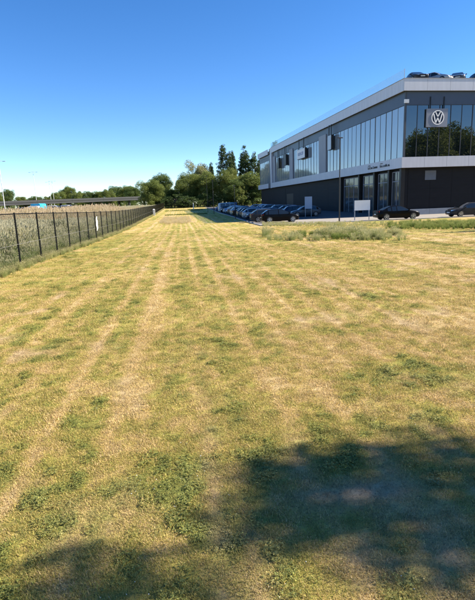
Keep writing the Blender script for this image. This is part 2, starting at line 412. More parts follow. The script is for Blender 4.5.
idx = RNG.integers(0, 5, N); cl = RNG.uniform(size=N) < c*.5; idx[cl] = RNG.integers(5, 8, cl.sum())
S = S*(.75+.6*patchy)*(1-.3*b)
srcs = [blades_mesh('tuft', 44, .06, .010, .032, .0032, (.45, 1.5), 100+i, M['blade']) for i in range(5)] + \
       [blades_mesh('tuft_clover', 24, .055, .012, .032, .0032, (.3, 1.35), 200+i, M['blade'], clover=14) for i in range(3)]
scatter('lawn_grass', np.column_stack([P, hv(P[:,1])]), np.column_stack([RNG.normal(0,.08,N), RNG.normal(0,.08,N), RNG.uniform(0,6.283,N)]), S, idx,
        {'green': np.clip(np.where(cl, g+.15, g)+RNG.normal(0,.10,N), 0, 1), 'bare': b}, srcs, 'short dry and green grass blades of the mown lawn')

# ------------------------------------------------------------------ setting: parking, forecourt, kerb
def sheet(name, x0, x1, y0, y1, material, dz, label):
    yy = [y0]+[y for y in ROWS if y0 < y < y1]+[y1]
    return tag(link(name, grid_mesh(name, np.linspace(x0, x1, 6), np.array(yy), material, dz, False)), label, kind='structure')
sheet('parking_lot', 7.9, 75, 57.5, 163, M['asphalt'], .008, 'grey asphalt car park beside the building')
sheet('forecourt_pavement', 7.9, 75, 47.0, 57.5, M['paving'], .012, 'pale paved strip in front of the building')
kb = MB()
ky = [y for y in ROWS if 47 <= y <= 163]
def kerb_piece(mb, x0, x1, y0, y1):
    z0, z1 = h(y0), h(y1)
    mb.add([(x0,y0,z0-.1),(x1,y0,z0-.1),(x1,y1,z1-.1),(x0,y1,z1-.1),(x0,y0,z0+.09),(x1,y0,z0+.09),(x1,y1,z1+.09),(x0,y1,z1+.09)],
           [(0,3,2,1),(4,5,6,7),(0,1,5,4),(1,2,6,5),(2,3,7,6),(3,0,4,7)])
for a in range(0, 116, 2): kerb_piece(kb, 7.72, 7.9, 47+a, 48.97+a)
for a in range(0, 58, 2): kerb_piece(kb, 7.9+a, 9.87+a, 46.84, 46.995)
tag(kb.build('kerb', M['kerb']), 'low concrete kerb round the car park', kind='structure')

# ------------------------------------------------------------------ building
AX, AY = 27.08, 57.13; BANG = math.atan(.0446)
bld = empty('commercial_building', (AX, AY, 0), BANG, 'two storey silver and glass showroom building with dark ground floor', 'building')
Z0, ZB0, ZB1, ZG, ZF0, ZF1 = -.8, 5.5, 6.75, 12.85, 14.38, 15.72
LX, LY = 46.0, 87.0
MB().box(.9, LX, .9, LY, Z0, ZB0+.1).build('lower_wall', M['cladding'], bld)
MB().box(.62, LX-.01, .62, LY-.01, ZB0+.1, ZG+.9).build('upper_core', M['header'], bld)
MB().box(.05, LX, .05, LY, ZB0+.02, ZB0+.30).build('soffit', M['soffit'], bld)
MB().box(.55, LX, .55, LY, ZG+.9, ZF0+.2).build('header_core', M['header'], bld)
MB().box(.10, LX, .10, LY, ZF0+.05, ZF1-.63).build('roof_slab', M['roofdark'], bld)
MB().box(.10, LX, .10, LY, ZB0+.05, ZB1-.03).build('band_core', M['soffit'], bld)
# concrete plinth of the front, in blocks
pl = MB().box(0, 2.98, 0, .25, Z0, .42).mesh('plinth_block', M['concrete'])
for k in range(14): link('plinth_block', pl, bld, (1.4+3*k, .65, 0))
# band and fascia panels, one by one
PWF = 3.0
def panel_run(name, z0, z1, thick, n_front, n_side, pw_s, m):
    fp = MB().box(.012, PWF-.012, 0, thick, z0, z1).mesh(name, m); sp = MB().box(0, thick, .012, pw_s-.012, z0, z1).mesh(name, m)
    for k in range(n_front): link(name, fp, bld, (k*PWF, 0, 0))
    for k in range(n_side): link(name, sp, bld, (0, thick+.0 + k*pw_s, 0))
panel_run('band_panel', ZB0, ZB1, .10, 15, 23, 3.0, M['alu'])
panel_run('fascia_panel', ZF0, ZF1, .06, 15, 23, 3.0, M['alu'])
# roof edge trim
MB().box(-.04, .10, -.04, 69.2, ZF1, ZF1+.07).build('roof_trim', M['alu_dark'], bld)
MB().box(.10, LX, -.04, .10, ZF1, ZF1+.07).build('roof_trim', M['alu_dark'], bld)
# header strips above the glass
MB().box(.42, .60, .6, 69, ZG, ZF0+.1).build('header_panel', M['header'], bld)
MB().box(.6, LX, .42, .60, ZG, ZF0+.1).build('header_panel', M['header'], bld)
# curtain walls
def curtain_side(y0, y1, n, z0=ZB1+.02, z1=ZG):
    w = (y1-y0)/n
    cw = MB().box(.56, .60, y0, y1, z0, z1).build('curtain_wall', M['header'], bld)
    pane = MB().box(-.03, 0, .03, w-.03, z0+.04, z1-.04).mesh('pane', M['glass_side'])
    mul = MB().box(-.07, .02, -.03, .03, z0, z1).mesh('mullion', M['mullion'])
    for k in range(n):
        p = link('pane', pane, cw, (.54, y0+k*w, 0)); p.rotation_euler = (random.uniform(-.0015,.0015), random.uniform(-.002,.002), random.uniform(-.004,.004))
    for k in range(n+1): link('mullion', mul, cw, (.54, y0+k*w, 0))
curtain_side(.62, 28.1, 17); curtain_side(32.0, 49.8, 10); curtain_side(52.7, 66.4, 7); curtain_side(73.5, 86, 6)
def pier(y0, y1, x=.28, m=None): MB().box(x, .62, y0, y1, ZB1-.02, ZG+.5).build('pier', m or M['alu_dark'], bld)
pier(28.15, 31.95); pier(49.85, 52.65); pier(66.45, 68.9)
MB().box(-.02, .9, 69.12, 70.6, ZB0-.05, ZF1+.02).build('end_frame', M['alu'], bld)
MB().box(.35, .9, 70.6, 73.4, ZB0-.05, ZF1).build('end_gap', M['header'], bld)
MB().box(.02, .12, 73.45, LY, ZF0, ZF1).build('wing_fascia', M['alu'], bld)
MB().box(.02, .12, 73.45, LY, ZB0, ZB1).build('wing_band', M['alu'], bld)
nF = 30; wF = (LX-1.0-.62)/nF
cwf = MB().box(.62, LX-1, .56, .60, ZB1+.02, ZG).build('curtain_wall', M['header'], bld)
pane = MB().box(.03, wF-.03, -.03, 0, ZB1+.06, ZG-.04).mesh('pane', M['glass_front']); mul = MB().box(-.035, .035, -.07, .02, ZB1+.02, ZG).mesh('mullion', M['mullion'])
for k in range(nF):
    p = link('pane', pane, cwf, (.62+k*wF, .54, 0)); p.rotation_euler = (random.uniform(-.003,.003), 0, random.uniform(-.006,.006))
for k in range(nF+1): link('mullion', mul, cwf, (.62+k*wF, .54, 0))
MB().box(.40, .62, .40, .62, ZB1-.01, ZF0+.1).build('corner_post', M['mullion'], bld)
# ground floor bays on the long side
M['bayglass'] = glassmat('ground_floor_glass', (.05,.055,.06), .06, 1.5, .2)
for (y0, y1) in ((1.3, 3.8), (4.5, 7.9), (9.1, 12.9), (14.5, 20.5)):
    bw = empty('bay_window', (0,0,0)); bw.parent = bld
    n = 2 if y1-y0 < 4 else 3; w = (y1-y0)/n
    for k in range(n):
        MB().box(.80, .84, y0+k*w+.05, y0+(k+1)*w-.05, -.2, 3.9).build('pane', M['bayglass'], bw)
        MB().box(.80, .84, y0+k*w+.05, y0+(k+1)*w-.05, 4.02, 5.1).build('pane', M['bayglass'], bw)
    fr = MB()
    for k in range(n+1): fr.box(.76, .90, y0+k*w-.045, y0+k*w+.045, -.6, 5.2)
    fr.box(.765, .90, y0, y1, 3.91, 4.01).box(.765, .90, y0, y1, 5.11, 5.2).box(.765, .90, y0, y1, -.6, -.21)
    fr.build('window_frame', M['alu_dark'], bw)
for y in (0.95, 4.15, 8.5, 13.7, 21.2): MB().box(.35, .88, y-.22, y+.22, Z0, ZB0+.04).build('pillar', M['black'], bld)
# cladding boards of the ground floor, long side and front
brd = MB().box(0, .03, .01, 5.99, 0, .57).mesh('cladding_board', M['cladding'])
for r_ in range(9):
    for k in range(10):
        y = 22.5+6*k
        if 50 < y < 54 and r_ < 8: continue
        link('cladding_board', brd, bld, (.868, y, .02+.60*r_))
brf = MB().box(.01, 2.99, 0, .03, 0, 1.19).mesh('cladding_board', M['cladding'])
for r_ in range(4):
    for k in range(14): link('cladding_board', brf, bld, (1.4+3*k, .868, .5+1.22*r_))
dr = MB().box(.86, .90, 51.7, 57.3, -.3, 3.6).build('garage_door', M['black'], bld)
# louvre vent on the dark front wall
lv = empty('louvre_vent', (0,0,0)); lv.parent = bld
def front_local(px, py, off=0):
    d = ray(px, py); nrm = Vector((math.sin(BANG), -math.cos(BANG), 0)); o = Vector((AX, AY, 0)) - nrm*off
    p = CAMPOS + d*((o-CAMPOS).dot(nrm)/d.dot(nrm)); q = p - Vector((AX, AY, 0))
    return (q.x*math.cos(BANG)+q.y*math.sin(BANG), p.z)
def side_local(px, py, off=0):
    d = ray(px, py); nrm = Vector((-math.cos(BANG), -math.sin(BANG), 0)); o = Vector((AX, AY, 0)) - nrm*off
    p = CAMPOS + d*((o-CAMPOS).dot(nrm)/d.dot(nrm)); q = p - Vector((AX, AY, 0))
    return (-q.x*math.sin(BANG)+q.y*math.cos(BANG), p.z)
x0, z1 = front_local(425, 170.5, .9); x1, z0 = front_local(435.5, 179.5, .9)
z1 = min(z1, 5.38)
M['louvre'] = surf('louvre_metal', (.17,.18,.19), .5, .1)
for k in range(6):
    z = z0+(z1-z0)*k/6
    MB().add([(x0,.80,z),(x1,.80,z),(x1,.86,z+.17),(x0,.86,z+.17),(x0,.82,z-.02),(x1,.82,z-.02),(x1,.88,z+.15),(x0,.88,z+.15)],
             [(0,1,2,3),(4,7,6,5),(0,4,5,1),(1,5,6,2),(2,6,7,3),(3,7,4,0)]).build('louvre_slat', M['louvre'], lv)
# glass balustrade on the roof edge of the long side
bal = empty('balustrade', (0,0,0)); bal.parent = bld
m, n, l, b_ = mat('balustrade_glass'); b_.inputs['Base Color'].default_value = (.75,.9,.95,1); b_.inputs['Roughness'].default_value = .02
tr = n.new('ShaderNodeBsdfTransparent'); tr.inputs['Color'].default_value = (.80,.90,.93,1); ms = n.new('ShaderNodeMixShader'); ms.inputs['Fac'].default_value = .22
l.new(tr.outputs[0], ms.inputs[1]); l.new(b_.outputs[0], ms.inputs[2]); l.new(ms.outputs[0], n['Material Output'].inputs['Surface']); M['balglass'] = m
bp_ = MB().box(0, .015, .02, 2.38, ZF1+.07, ZF1+1.08).mesh('pane', M['balglass']); pp = MB().box(-.02, .035, -.02, .02, ZF1+.07, ZF1+1.10).mesh('post', M['galv'])
for k in range(29):
    link('pane', bp_, bal, (.02, .1+2.4*k, 0))
    if k % 29 == 0: link('post', pp, bal, (.02, .08+2.4*k, 0))
# small lamp box under the fascia at the corner
x0, z0 = front_local(404.5, 103, .3); x1, z1 = front_local(409, 99.3, .3)
MB().box(x0, x1, .25, .42, z0, z1).build('floodlight', M['white'], bld)

# emblem sign
x0, z0 = front_local(426, 127.2, .3); x1, z1 = front_local(448, 108.6, .3)
cx, cz = front_local(437.6, 117.6, .3); cr = (front_local(444, 117.6, .3)[0]-cx)
def bworld(x, y, z): 
    c, s = math.cos(BANG), math.sin(BANG); return (AX+x*c-y*s, AY+x*s+y*c, z)
sg = empty('emblem_sign', bworld(cx, .30, z0), BANG, 'square grey sign with white round emblem on the dark front glass', 'sign')
MB().box(x0-cx, x1-cx, -.02, .14, 0, z1-z0).build('panel', M['navy'], sg)
for dx in (x0-cx+.5, x1-cx-.5): MB().box(dx-.05, dx+.05, .02, .12, z1-z0, z1-z0+1.4).build('bracket', M['black'], sg)
k0 = cz-z0
def disc(r0, r1, y0, y1, n=48):
    mb = MB(); v = []; f = []
    for k in range(n):
        a = 2*math.pi*k/n
        for r_, y in ((r1,y0),(r1,y1),(r0,y1),(r0,y0)): v.append((r_*math.cos(a), y, k0+r_*math.sin(a)))
    for k in range(n):
        q = (k+1) % n
        for j in range(4): f.append((4*k+j, 4*q+j, 4*q+(j+1)%4, 4*k+(j+1)%4))
    return mb.add(v, f)
disc(.001, cr*.97, -.035, -.021).build('disc', M['darknavy'], sg)
disc(cr*.86, cr*.99, -.055, -.036).build('ring', M['white'], sg)
def stroke(mb, a, b, w):
    # parallel-sided stroke with horizontal cut ends
    (ax, az), (bx, bz) = a, b
    mb.prism([(cr*(ax-w), k0+cr*az), (cr*(ax+w), k0+cr*az), (cr*(bx+w), k0+cr*bz), (cr*(bx-w), k0+cr*bz)], 'y', -.054, -.037)
vv = MB(); stroke(vv, (-.36,.74), (0,.10), .085); stroke(vv, (.36,.74), (0,.10), .085); vv.build('letter', M['white'], sg)
ww = MB(); stroke(ww, (-.66,.52), (-.30,-.74), .085); stroke(ww, (.66,.52), (.30,-.74), .085); stroke(ww, (-.30,-.74), (0,-.02), .085); stroke(ww, (.30,-.74), (0,-.02), .085); ww.build('letter', M['white'], sg)

# box signs hung on the long side
def box_sign(name, y0, y1, z0, z1, face, label, writing=False):
    s = empty(name, bworld(-.1, (y0+y1)/2, z0), BANG, label, 'sign', 'box signs hung along the long glass side')
    hw = (y1-y0)/2; H_ = z1-z0
    MB().box(-.12, .35, -hw, hw, 0, H_).build('casing', M['black'], s)
    MB().box(-.145, -.122, -hw+.05, hw-.05, .05, H_-.05).build('face', face, s)
    for dy in (-hw*.6, hw*.6): MB().box(-.06, .06, dy-.06, dy+.06, H_, ZF0+.02-z0).build('bracket', M['black'], s)
    if writing:
        q = random.Random(4); y = hw-.9
        while y > -hw+.9:
            w = q.uniform(.22, .34); lt = MB()
            lt.box(-.162, -.147, y-.07, y, H_*.36, H_*.66)
            if q.random() < .7: lt.box(-.162, -.147, y-w, y-.071, H_*.36, H_*.36+.09)
            if q.random() < .7: lt.box(-.162, -.147, y-w, y-.071, H_*.66-.09, H_*.66)
            if q.random() < .5: lt.box(-.162, -.147, y-w, y-w+.07, H_*.36+.1, H_*.66-.1)
            lt.build('letter', M['blue'], s); y -= w+.14
M['dim_face'] = surf('grey_sign_face', (.42,.46,.52), .3, .1)
box_sign('hanging_sign', 39.0, 44.6, 10.4, 12.35, M['white'], 'long white box sign with blue writing hung on the glass side', True)
box_sign('hanging_sign', 24.0, 25.8, 10.3, 12.7, M['dim_face'], 'black box sign on brackets nearest the street lamp on the glass side')
box_sign('hanging_sign', 53.6, 55.6, 10.1, 12.5, M['black'], 'tall black box sign just beyond the long white sign')
box_sign('hanging_sign', 60.2, 62.0, 9.9, 12.3, M['black'], 'black box sign farthest along the glass side')
# dark raised lettering on the band, two words
def lettering(px0, px1, pyc, seed, label):
    (y1, z_), (y0, _) = side_local(px0, pyc), side_local(px1, pyc-(px1-px0)*.15)
    o = empty('lettering', bworld(-.01, (y0+y1)/2, 5.95), BANG, label, 'lettering'); q = random.Random(seed)
    L = (y1-y0)/2; y = L
    MB().box(-.03, 0, L-.75, L-.05, .42, .52).build('accent_bar', M['black'], o)
    first = True
    while y > -L+.2:
        w = q.uniform(.20, .30); hh = .34 if first else (.34 if q.random() < .2 else .24); lt = MB()
        lt.box(-.03, 0, y-.07, y, 0, hh)
        lt.box(-.03, 0, y-w, y-.071, 0, .06); 
        if q.random() < .6: lt.box(-.03, 0, y-w, y-.071, hh-.06, hh)
        if q.random() < .5: lt.box(-.03, 0, y-w, y-w+.065, .061, hh-.061)
        lt.build('letter', M['black'], o); y -= w+.08; first = False
lettering(368, 377.6, 170.5, 1, 'left word of small dark lettering on the silver band')
lettering(380, 390.6, 168.5, 2, 'right word of small dark lettering on the silver band near the corner')

# ------------------------------------------------------------------ cars
def station_ring(w, zb, zs, zm, belt, wr, zt):
    half = [(0, zb), (w*.86, zb), (w*.985, zs), (w, zm), (w*.975, belt), (wr, zt-.07 if zt-belt > .12 else belt+(zt-belt)*.6), (wr*.86, zt-.012), (wr*.45, zt+.008)]
    return half
def make_car_parts(kind):
    """returns a list of (name, mesh builder, material key, smooth, children) for a car pointing along +X"""
    if kind == 'hatch':
        W = .90; belt = .93
        st = [(-2.13,.45,.80,.66,.62),(-2.10,.30,.98,.80,.70),(-1.98,.24,1.06,.86,.72),(-1.72,.20,1.24,.89,.68),(-1.42,.18,1.40,W,.66),(-1.34,.18,1.425,W,.655),(-.62,.17,1.475,W,.66),(-.28,.17,1.485,W,.665),(-.20,.17,1.485,W,.665),
              (.20,.17,1.455,W,.655),(.62,.17,1.27,W,.68),(1.02,.17,1.03,W,.73),(1.14,.18,.965,.89,.75),(1.60,.20,.88,.87,.72),(1.95,.24,.76,.81,.66),(2.10,.30,.66,.70,.56),(2.15,.42,.56,.58,.46)]
        side = [(3,4),(5,7),(8,10),(10,11)]; rear = (2,4); wind = (9,12)
    elif kind == 'wagon':
        W = .91; belt = .92
        st = [(-2.34,.45,.78,.66,.62),(-2.31,.30,.96,.80,.70),(-2.22,.24,1.05,.86,.72),(-1.95,.20,1.32,.89,.68),(-1.70,.18,1.42,W,.66),(-1.20,.18,1.45,W,.66),(-1.12,.18,1.455,W,.66),(-.32,.17,1.475,W,.665),(-.24,.17,1.475,W,.665),
              (.22,.17,1.445,W,.655),(.66,.17,1.26,W,.68),(1.08,.17,1.02,W,.73),(1.22,.18,.955,.90,.75),(1.75,.20,.87,.88,.72),(2.10,.24,.76,.82,.66),(2.28,.30,.66,.71,.56),(2.34,.42,.56,.58,.46)]
        side = [(4,5),(6,7),(8,10),(10,11)]; rear = (2,4); wind = (9,12)
    elif kind == 'sedan':
        W = .91; belt = .92
        st = [(-2.30,.45,.80,.68,.60),(-2.26,.30,.97,.82,.70),(-2.0,.24,1.02,.88,.74),(-1.72,.20,1.04,.90,.74),(-1.25,.18,1.26,W,.68),(-.88,.18,1.405,W,.65),(-.80,.18,1.42,W,.65),(-.32,.17,1.455,W,.66),(-.24,.17,1.458,W,.66),
              (.20,.17,1.43,W,.65),(.62,.17,1.25,W,.68),(1.04,.17,1.01,W,.73),(1.18,.18,.95,.90,.75),(1.70,.20,.87,.88,.72),(2.08,.24,.76,.82,.66),(2.26,.30,.66,.71,.56),(2.32,.42,.56,.58,.46)]
        side = [(4,5),(6,7),(8,10),(10,11)]; rear = (3,5); wind = (9,12)
    else:  # van
        W = .97; belt = 1.05
        st = [(-2.45,.40,1.80,.90,.78),(-2.42,.28,1.90,.94,.80),(-2.36,.24,1.94,.95,.82),(-2.20,.20,1.96,W,.83),(-2.05,.18,1.965,W,.83),(-1.0,.18,1.97,W,.84),(-.92,.18,1.97,W,.84),(0,.17,1.97,W,.84),(.08,.17,1.965,W,.84),
              (.72,.17,1.90,W,.82),(1.12,.17,1.62,W,.82),(1.55,.17,1.25,W,.84),(1.72,.18,1.12,.96,.86),(2.10,.20,1.02,.94,.82),(2.34,.24,.90,.88,.76),(2.44,.30,.72,.78,.66),(2.48,.42,.58,.66,.56)]
        side = [(4,5),(6,7),(8,10),(10,11)]; rear = (0,2); wind = (9,12)
    rings = []
    for (x, zb, zt, w, wr) in st:
        b_ = min(belt, zt-.05) if zt < belt+.06 else belt
        zs = max(zb+.10, .34); zm = max(.62, zs+.06); zm = min(zm, b_-.04); zs = min(zs, zm-.04)
        half = station_ring(w, zb, zs, zm, b_, wr if zt > belt+.1 else min(w*.94, wr+.12), zt)
        ring = [(x, y, z) for (y, z) in half] + [(x, -y, z) for (y, z) in half[:0:-1]]
        rings.append(ring)
    n = len(rings[0]); V = [p for r_ in rings for p in r_]
    groups = {'body': []}
    def gl(i, k):
        kk = k if k < 8 else n-1-k     # mirrored segment
        for (a, b_) in side:
            if a <= i < b_ and kk == 4: return 'side_window_%d_%s' % (a, 'l' if k < 8 else 'r')
        if wind[0] <= i < wind[1] and kk in (6, 7): return 'windscreen'
        if wind[0] <= i < wind[1] and k == 7: return 'windscreen'
        if rear[0] <= i < rear[1] and (kk in (6,) or k == 7): return 'rear_window'
        return 'body'
    for i in range(len(rings)-1):
        for k in range(n):
            f = (i*n+k, i*n+(k+1) % n, (i+1)*n+(k+1) % n, (i+1)*n+k)
            groups.setdefault(gl(i, k), []).append(f)
    groups['body'].append(tuple(range(n))); groups['body'].append(tuple((len(rings)-1)*n+k for k in range(n-1, -1, -1)))
    parts = []
    for g_, fs in groups.items():
        used = sorted({i for f in fs for i in f}); mp = {u: j for j, u in enumerate(used)}
        mb = MB(); mb.v = [V[u] for u in used]; mb.f = [tuple(mp[i] for i in f) for f in fs]
        nm = 'side_window' if g_.startswith('side') else g_
        parts.append((nm, mb, 'PAINT' if g_ == 'body' else 'carglass', 38, []))
    L0, L1 = st[0][0], st[-1][0]
    wr_ = .32 if kind != 'van' else .34; ax = (L0*.61, L1*.63)
    for x in ax:
        for sy in (-1, 1):
            y0, y1 = sy*(W-.20), sy*(W+.012)
            ty = MB().tube([(x, y0, wr_), (x, y1-.02*sy, wr_), (x, y1, wr_)], [wr_, wr_, wr_-.03], 20)
            rm = MB(); rm.tube([(x, y1-.01*sy, wr_), (x, y1+.006*sy, wr_)], [.07, .06], 10)
            for q in range(5):
                a = q*2*math.pi/5+.3; c_, s_ = math.cos(a), math.sin(a); e = .035
                pts = [(x+c_*.05-s_*e, wr_+s_*.05+c_*e), (x+c_*.05+s_*e, wr_+s_*.05-c_*e), (x+c_*.215+s_*e*.8, wr_+s_*.215-c_*e*.8), (x+c_*.215-s_*e*.8, wr_+s_*.215+c_*e*.8)]
                rm.prism(pts, 'y', y1-.005*sy, y1+.008*sy)
            nn = 20; v = []; f = []
            for q in range(nn):
                a = 2*math.pi*q/nn
                for r_ in (.205, .235): v.append((x+r_*math.cos(a), y1+.007*sy, wr_+r_*math.sin(a)))
            for q in range(nn): f.append((2*q, 2*((q+1) % nn), 2*((q+1) % nn)+1, 2*q+1))
            rm.add(v, f)
            parts.append(('wheel', ty, 'rubber', 40, [('rim', rm, 'rim', None)]))
            ar = MB(); v = []; f = []
            for q in range(17):
                a = math.pi*q/16
                v += [(x+(wr_+.005)*math.cos(a), sy*(W+.003), wr_+(wr_+.005)*math.sin(a)), (x+(wr_+.06)*math.cos(a), sy*(W-.004), wr_+(wr_+.06)*math.sin(a)), (x+(wr_+.06)*math.cos(a), sy*(W-.16), wr_+(wr_+.06)*math.sin(a))]
            for q in range(16): f += [(3*q, 3*q+1, 3*q+4, 3*q+3), (3*q+1, 3*q+2, 3*q+5, 3*q+4)]
            parts.append(('wheel_arch', ar.add(v, f), 'underbody', None, []))
    hz = .70 if kind != 'van' else .86
    for sy in (-1, 1):
        parts.append(('headlight', MB().add([(L1-.05,sy*.42,hz-.07),(L1-.05,sy*.40,hz+.02),(L1-.30,sy*.80,hz+.06),(L1-.26,sy*.80,hz-.09),(L1-.30,sy*.42,hz-.07),(L1-.30,sy*.40,hz+.02),(L1-.42,sy*.74,hz+.06),(L1-.42,sy*.74,hz-.09)],
                      [(0,1,2,3),(4,7,6,5),(0,4,5,1),(1,5,6,2),(2,6,7,3),(3,7,4,0)]), 'headlight', None, []))
        tz = .90 if kind != 'van' else 1.15
        parts.append(('tail_light', MB().add([(L0-.005,sy*.50,tz-.10),(L0-.005,sy*.50,tz+.03),(L0+.12,sy*.84,tz+.05),(L0+.12,sy*.84,tz-.12),(L0+.2,sy*.5,tz-.10),(L0+.2,sy*.5,tz+.03),(L0+.3,sy*.78,tz+.05),(L0+.3,sy*.78,tz-.12)],
                      [(0,1,2,3),(4,7,6,5),(0,4,5,1),(1,5,6,2),(2,6,7,3),(3,7,4,0)]), 'tail', None, []))
        parts.append(('mirror', MB().add([(st[11][0]-.12,sy*(W-.04),belt),(st[11][0]-.12,sy*(W+.16),belt+.02),(st[11][0]-.10,sy*(W+.16),belt+.15),(st[11][0]-.10,sy*(W-.02),belt+.13),(st[11][0],sy*(W-.04),belt),(st[11][0],sy*(W+.12),belt+.03),(st[11][0],sy*(W+.12),belt+.12),(st[11][0],sy*(W-.02),belt+.11)],
                      [(0,1,2,3),(4,7,6,5),(0,4,5,1),(1,5,6,2),(2,6,7,3),(3,7,4,0)]), 'PAINT', None, []))
        for hx in (-.05, -.95): parts.append(('door_handle', MB().box(hx-.10, hx+.08, min(sy*(W-.02), sy*(W+.015)), max(sy*(W-.02), sy*(W+.015)), .80, .83), 'PAINT', None, []))
    parts.append(('number_plate', MB().box(L0-.02, L0+.05, -.26, .26, .55, .66), 'plate', None, []))
    parts.append(('number_plate', MB().box(L1-.04, L1+.015, -.26, .26, .44, .55), 'plate', None, []))
    parts.append(('grille', MB().box(L1-.10, L1-.005, -.44, .44, .57, .66), 'underbody', None, []))
    return parts
CARS = {}
def make_proto(kind):
    ps = []
    for (nm, mb, mk, sm, kids) in make_car_parts(kind):
        ps.append((nm, mb.mesh(nm, M['paint_black'] if mk == 'PAINT' else M[mk], sm), mk, [(a, b_.mesh(a, M[c_]), c_) for (a, b_, c_, _) in kids]))
    CARS[kind] = ps
for k in ('hatch', 'wagon', 'sedan', 'van'): make_proto(k)
def car(name, kind, colour, x, y, heading, label, group=None, z=None):
    z = h(y)+.012 if z is None else z
    e = empty(name, (x, y, z), heading, label, 'van' if kind == 'van' else 'car', group)
    for (nm, me, mk, kids) in CARS[kind]:
        o = link(nm, me, e)
        if mk == 'PAINT':
            o.material_slots[0].link = 'OBJECT'; o.material_slots[0].material = M['paint_'+colour]
        for (a, b_, c_) in kids: link(a, b_, o)
    return e
# black car at the head of the lawn side row, side on
p0 = on_ground(260.5, 223); p1 = on_ground(306.5, 221.5)
yb = 53.2
car('parked_car', 'hatch', 'black', 10.9, yb, R(0), 'black hatchback at the near end of the row beside the lawn', 'cars parked in the row beside the lawn')
p = on_ground(396, 219.5)
car('parked_car', 'sedan', 'black', p.x, p.y, R(-2), 'black saloon beside the white board before the building corner')
p = on_ground(463, 216.6)
car('parked_car', 'wagon', 'anthracite', p.x+.6, p.y, R(181), 'dark car cut by the right edge of the picture')
ORD = ['second','third','fourth','fifth','sixth','seventh','eighth','ninth','tenth','eleventh','twelfth','thirteenth','fourteenth','fifteenth','sixteenth','seventeenth','eighteenth','nineteenth','twentieth','twenty-first','twenty-second','twenty-third','twenty-fourth']
cols = ['anthracite','grey','navy','silver','black','grey','blue','black','silver','grey','anthracite','navy','white','paleblue','silver','black','grey','white','silver','blue','white','grey']
kinds = ['hatch','hatch','wagon','hatch','wagon','hatch','hatch','sedan','wagon','hatch','hatch','wagon','hatch','sedan','hatch','wagon','hatch','van','hatch','van','wagon','hatch']
y = yb+2.9
NICE = dict(paleblue='pale blue', hatch='hatchback', wagon='estate car', sedan='saloon', van='van')
for i in range(21):
    car('parked_van' if kinds[i] == 'van' else 'parked_car', kinds[i], cols[i], 10.35+random.uniform(-.25,.25), y, R(random.uniform(-2.5,2.5)) + (math.pi if random.random() < .25 else 0),
        '%s %s, %s from the near end of the row beside the lawn' % (NICE.get(cols[i], cols[i]), NICE[kinds[i]], ORD[i]), 'cars parked in the row beside the lawn')
    y += random.uniform(2.65, 2.95)
cols2 = ['grey','navy','silver','anthracite','blue','grey','silver','black','navy','silver','grey','white','navy','silver','white']
y = 66.0
for i in range(15):
    kd = ('hatch','wagon','sedan','hatch')[i % 4]
    car('parked_car', kd, cols2[i], 17.2+random.uniform(-.25,.25), y, R(random.uniform(-2.5,2.5)) + (math.pi if random.random() < .5 else 0),
        '%s %s, %s in the shaded middle row nearer the building' % (NICE.get(cols2[i], cols2[i]), NICE[kd], 'first' if i == 0 else ORD[i-1]), 'cars parked in the shaded middle row')
    y += random.uniform(2.7, 3.0)
# cars parked on the roof edge
for (px, kd, cl_, rz, off, lb) in ((411.5,'sedan','anthracite',-95,2.5,'dark car on the roof nearest the building corner'),(432,'hatch','silver',-60,2.7,'silver car on the roof left of the tallest one'),
                          (454,'wagon','grey',-120,2.7,'grey car standing tallest on the roof above the emblem sign'),(476,'sedan','anthracite',-95,2.6,'dark car on the roof cut by the right edge')):
    d = ray(px, 76); t_ = (AY+off+1.4)/d.y; X = CAMPOS.x+d.x*t_
    lx = X-AX
    w_ = bworld(lx, off, ZF1+.02)
    car('rooftop_car', kd, cl_, w_[0], w_[1], R(rz), lb, 'cars parked on the roof', z=ZF1-.14)

# ------------------------------------------------------------------ lamps, boards, posts
def lamp_post(px, py, ytop, label, name='street_lamp', head=.5, r=.07, arm=0, m=None):
    b_ = on_ground(px, py); d = ray(px, ytop); t_ = b_.y/d.y; H_ = EYE+d.z*t_-b_.z
    e = empty(name, b_, 0, label, 'lamp')
    MB().tube([(0,0,-.2),(0,0,.6),(0,0,H_)], [r*1.3, r, r*.6], 10).build('pole', m or M['black'], e, 40)
    MB().tube([(0,0,-.02),(0,0,.05)], [r*2.2, r*2.0], 12).build('base_plate', m or M['black'], e)
    MB().add([(-head*.5,-.12,H_),(head*.5,-.12,H_),(head*.5,.12,H_),(-head*.5,.12,H_),(-head*.42,-.09,H_+.09),(head*.42,-.09,H_+.09),(head*.42,.09,H_+.09),(-head*.42,.09,H_+.09)],
             [(0,3,2,1),(4,5,6,7),(0,1,5,4),(1,2,6,5),(2,3,7,6),(3,0,4,7)]).build('lamp_head', m or M['black'], e)
    return e
lamp_post(339.3, 222, 138.3, 'tall black street lamp on the lawn edge before the building', head=.6)
lamp_post(235.4, 218.6, 186, 'thin black lamp post beside the row of parked cars', head=.35, r=.05)
lamp_post(214, 214, 181, 'thin far lamp post before the trees left of the poplars', head=.4, r=.06)
lamp_post(208, 212.5, 176, 'farthest thin lamp post at the end of the parked row', head=.4, r=.045)
# white board on two legs
a = on_ground(354.4, 220.6); b_ = on_ground(369.8, 220.2); Yb = 50.0
a = atY(354.6, 200.6, Yb); c_ = atY(369.9, 210.2, Yb)
e = empty('notice_board', (a.x, Yb, h(Yb)), 0, 'blank white notice board on two legs on the lawn edge', 'sign')
zt = a.z-h(Yb); zb = atY(354.6, 210.6, Yb).z-h(Yb); wb = c_.x-a.x
MB().box(0, wb, -.03, .03, zb, zt).build('board', M['white'], e)
for x in (.06, wb-.06): MB().box(x-.04, x+.04, .032, .10, -.2, zt-.05).build('leg', M['galv'], e)
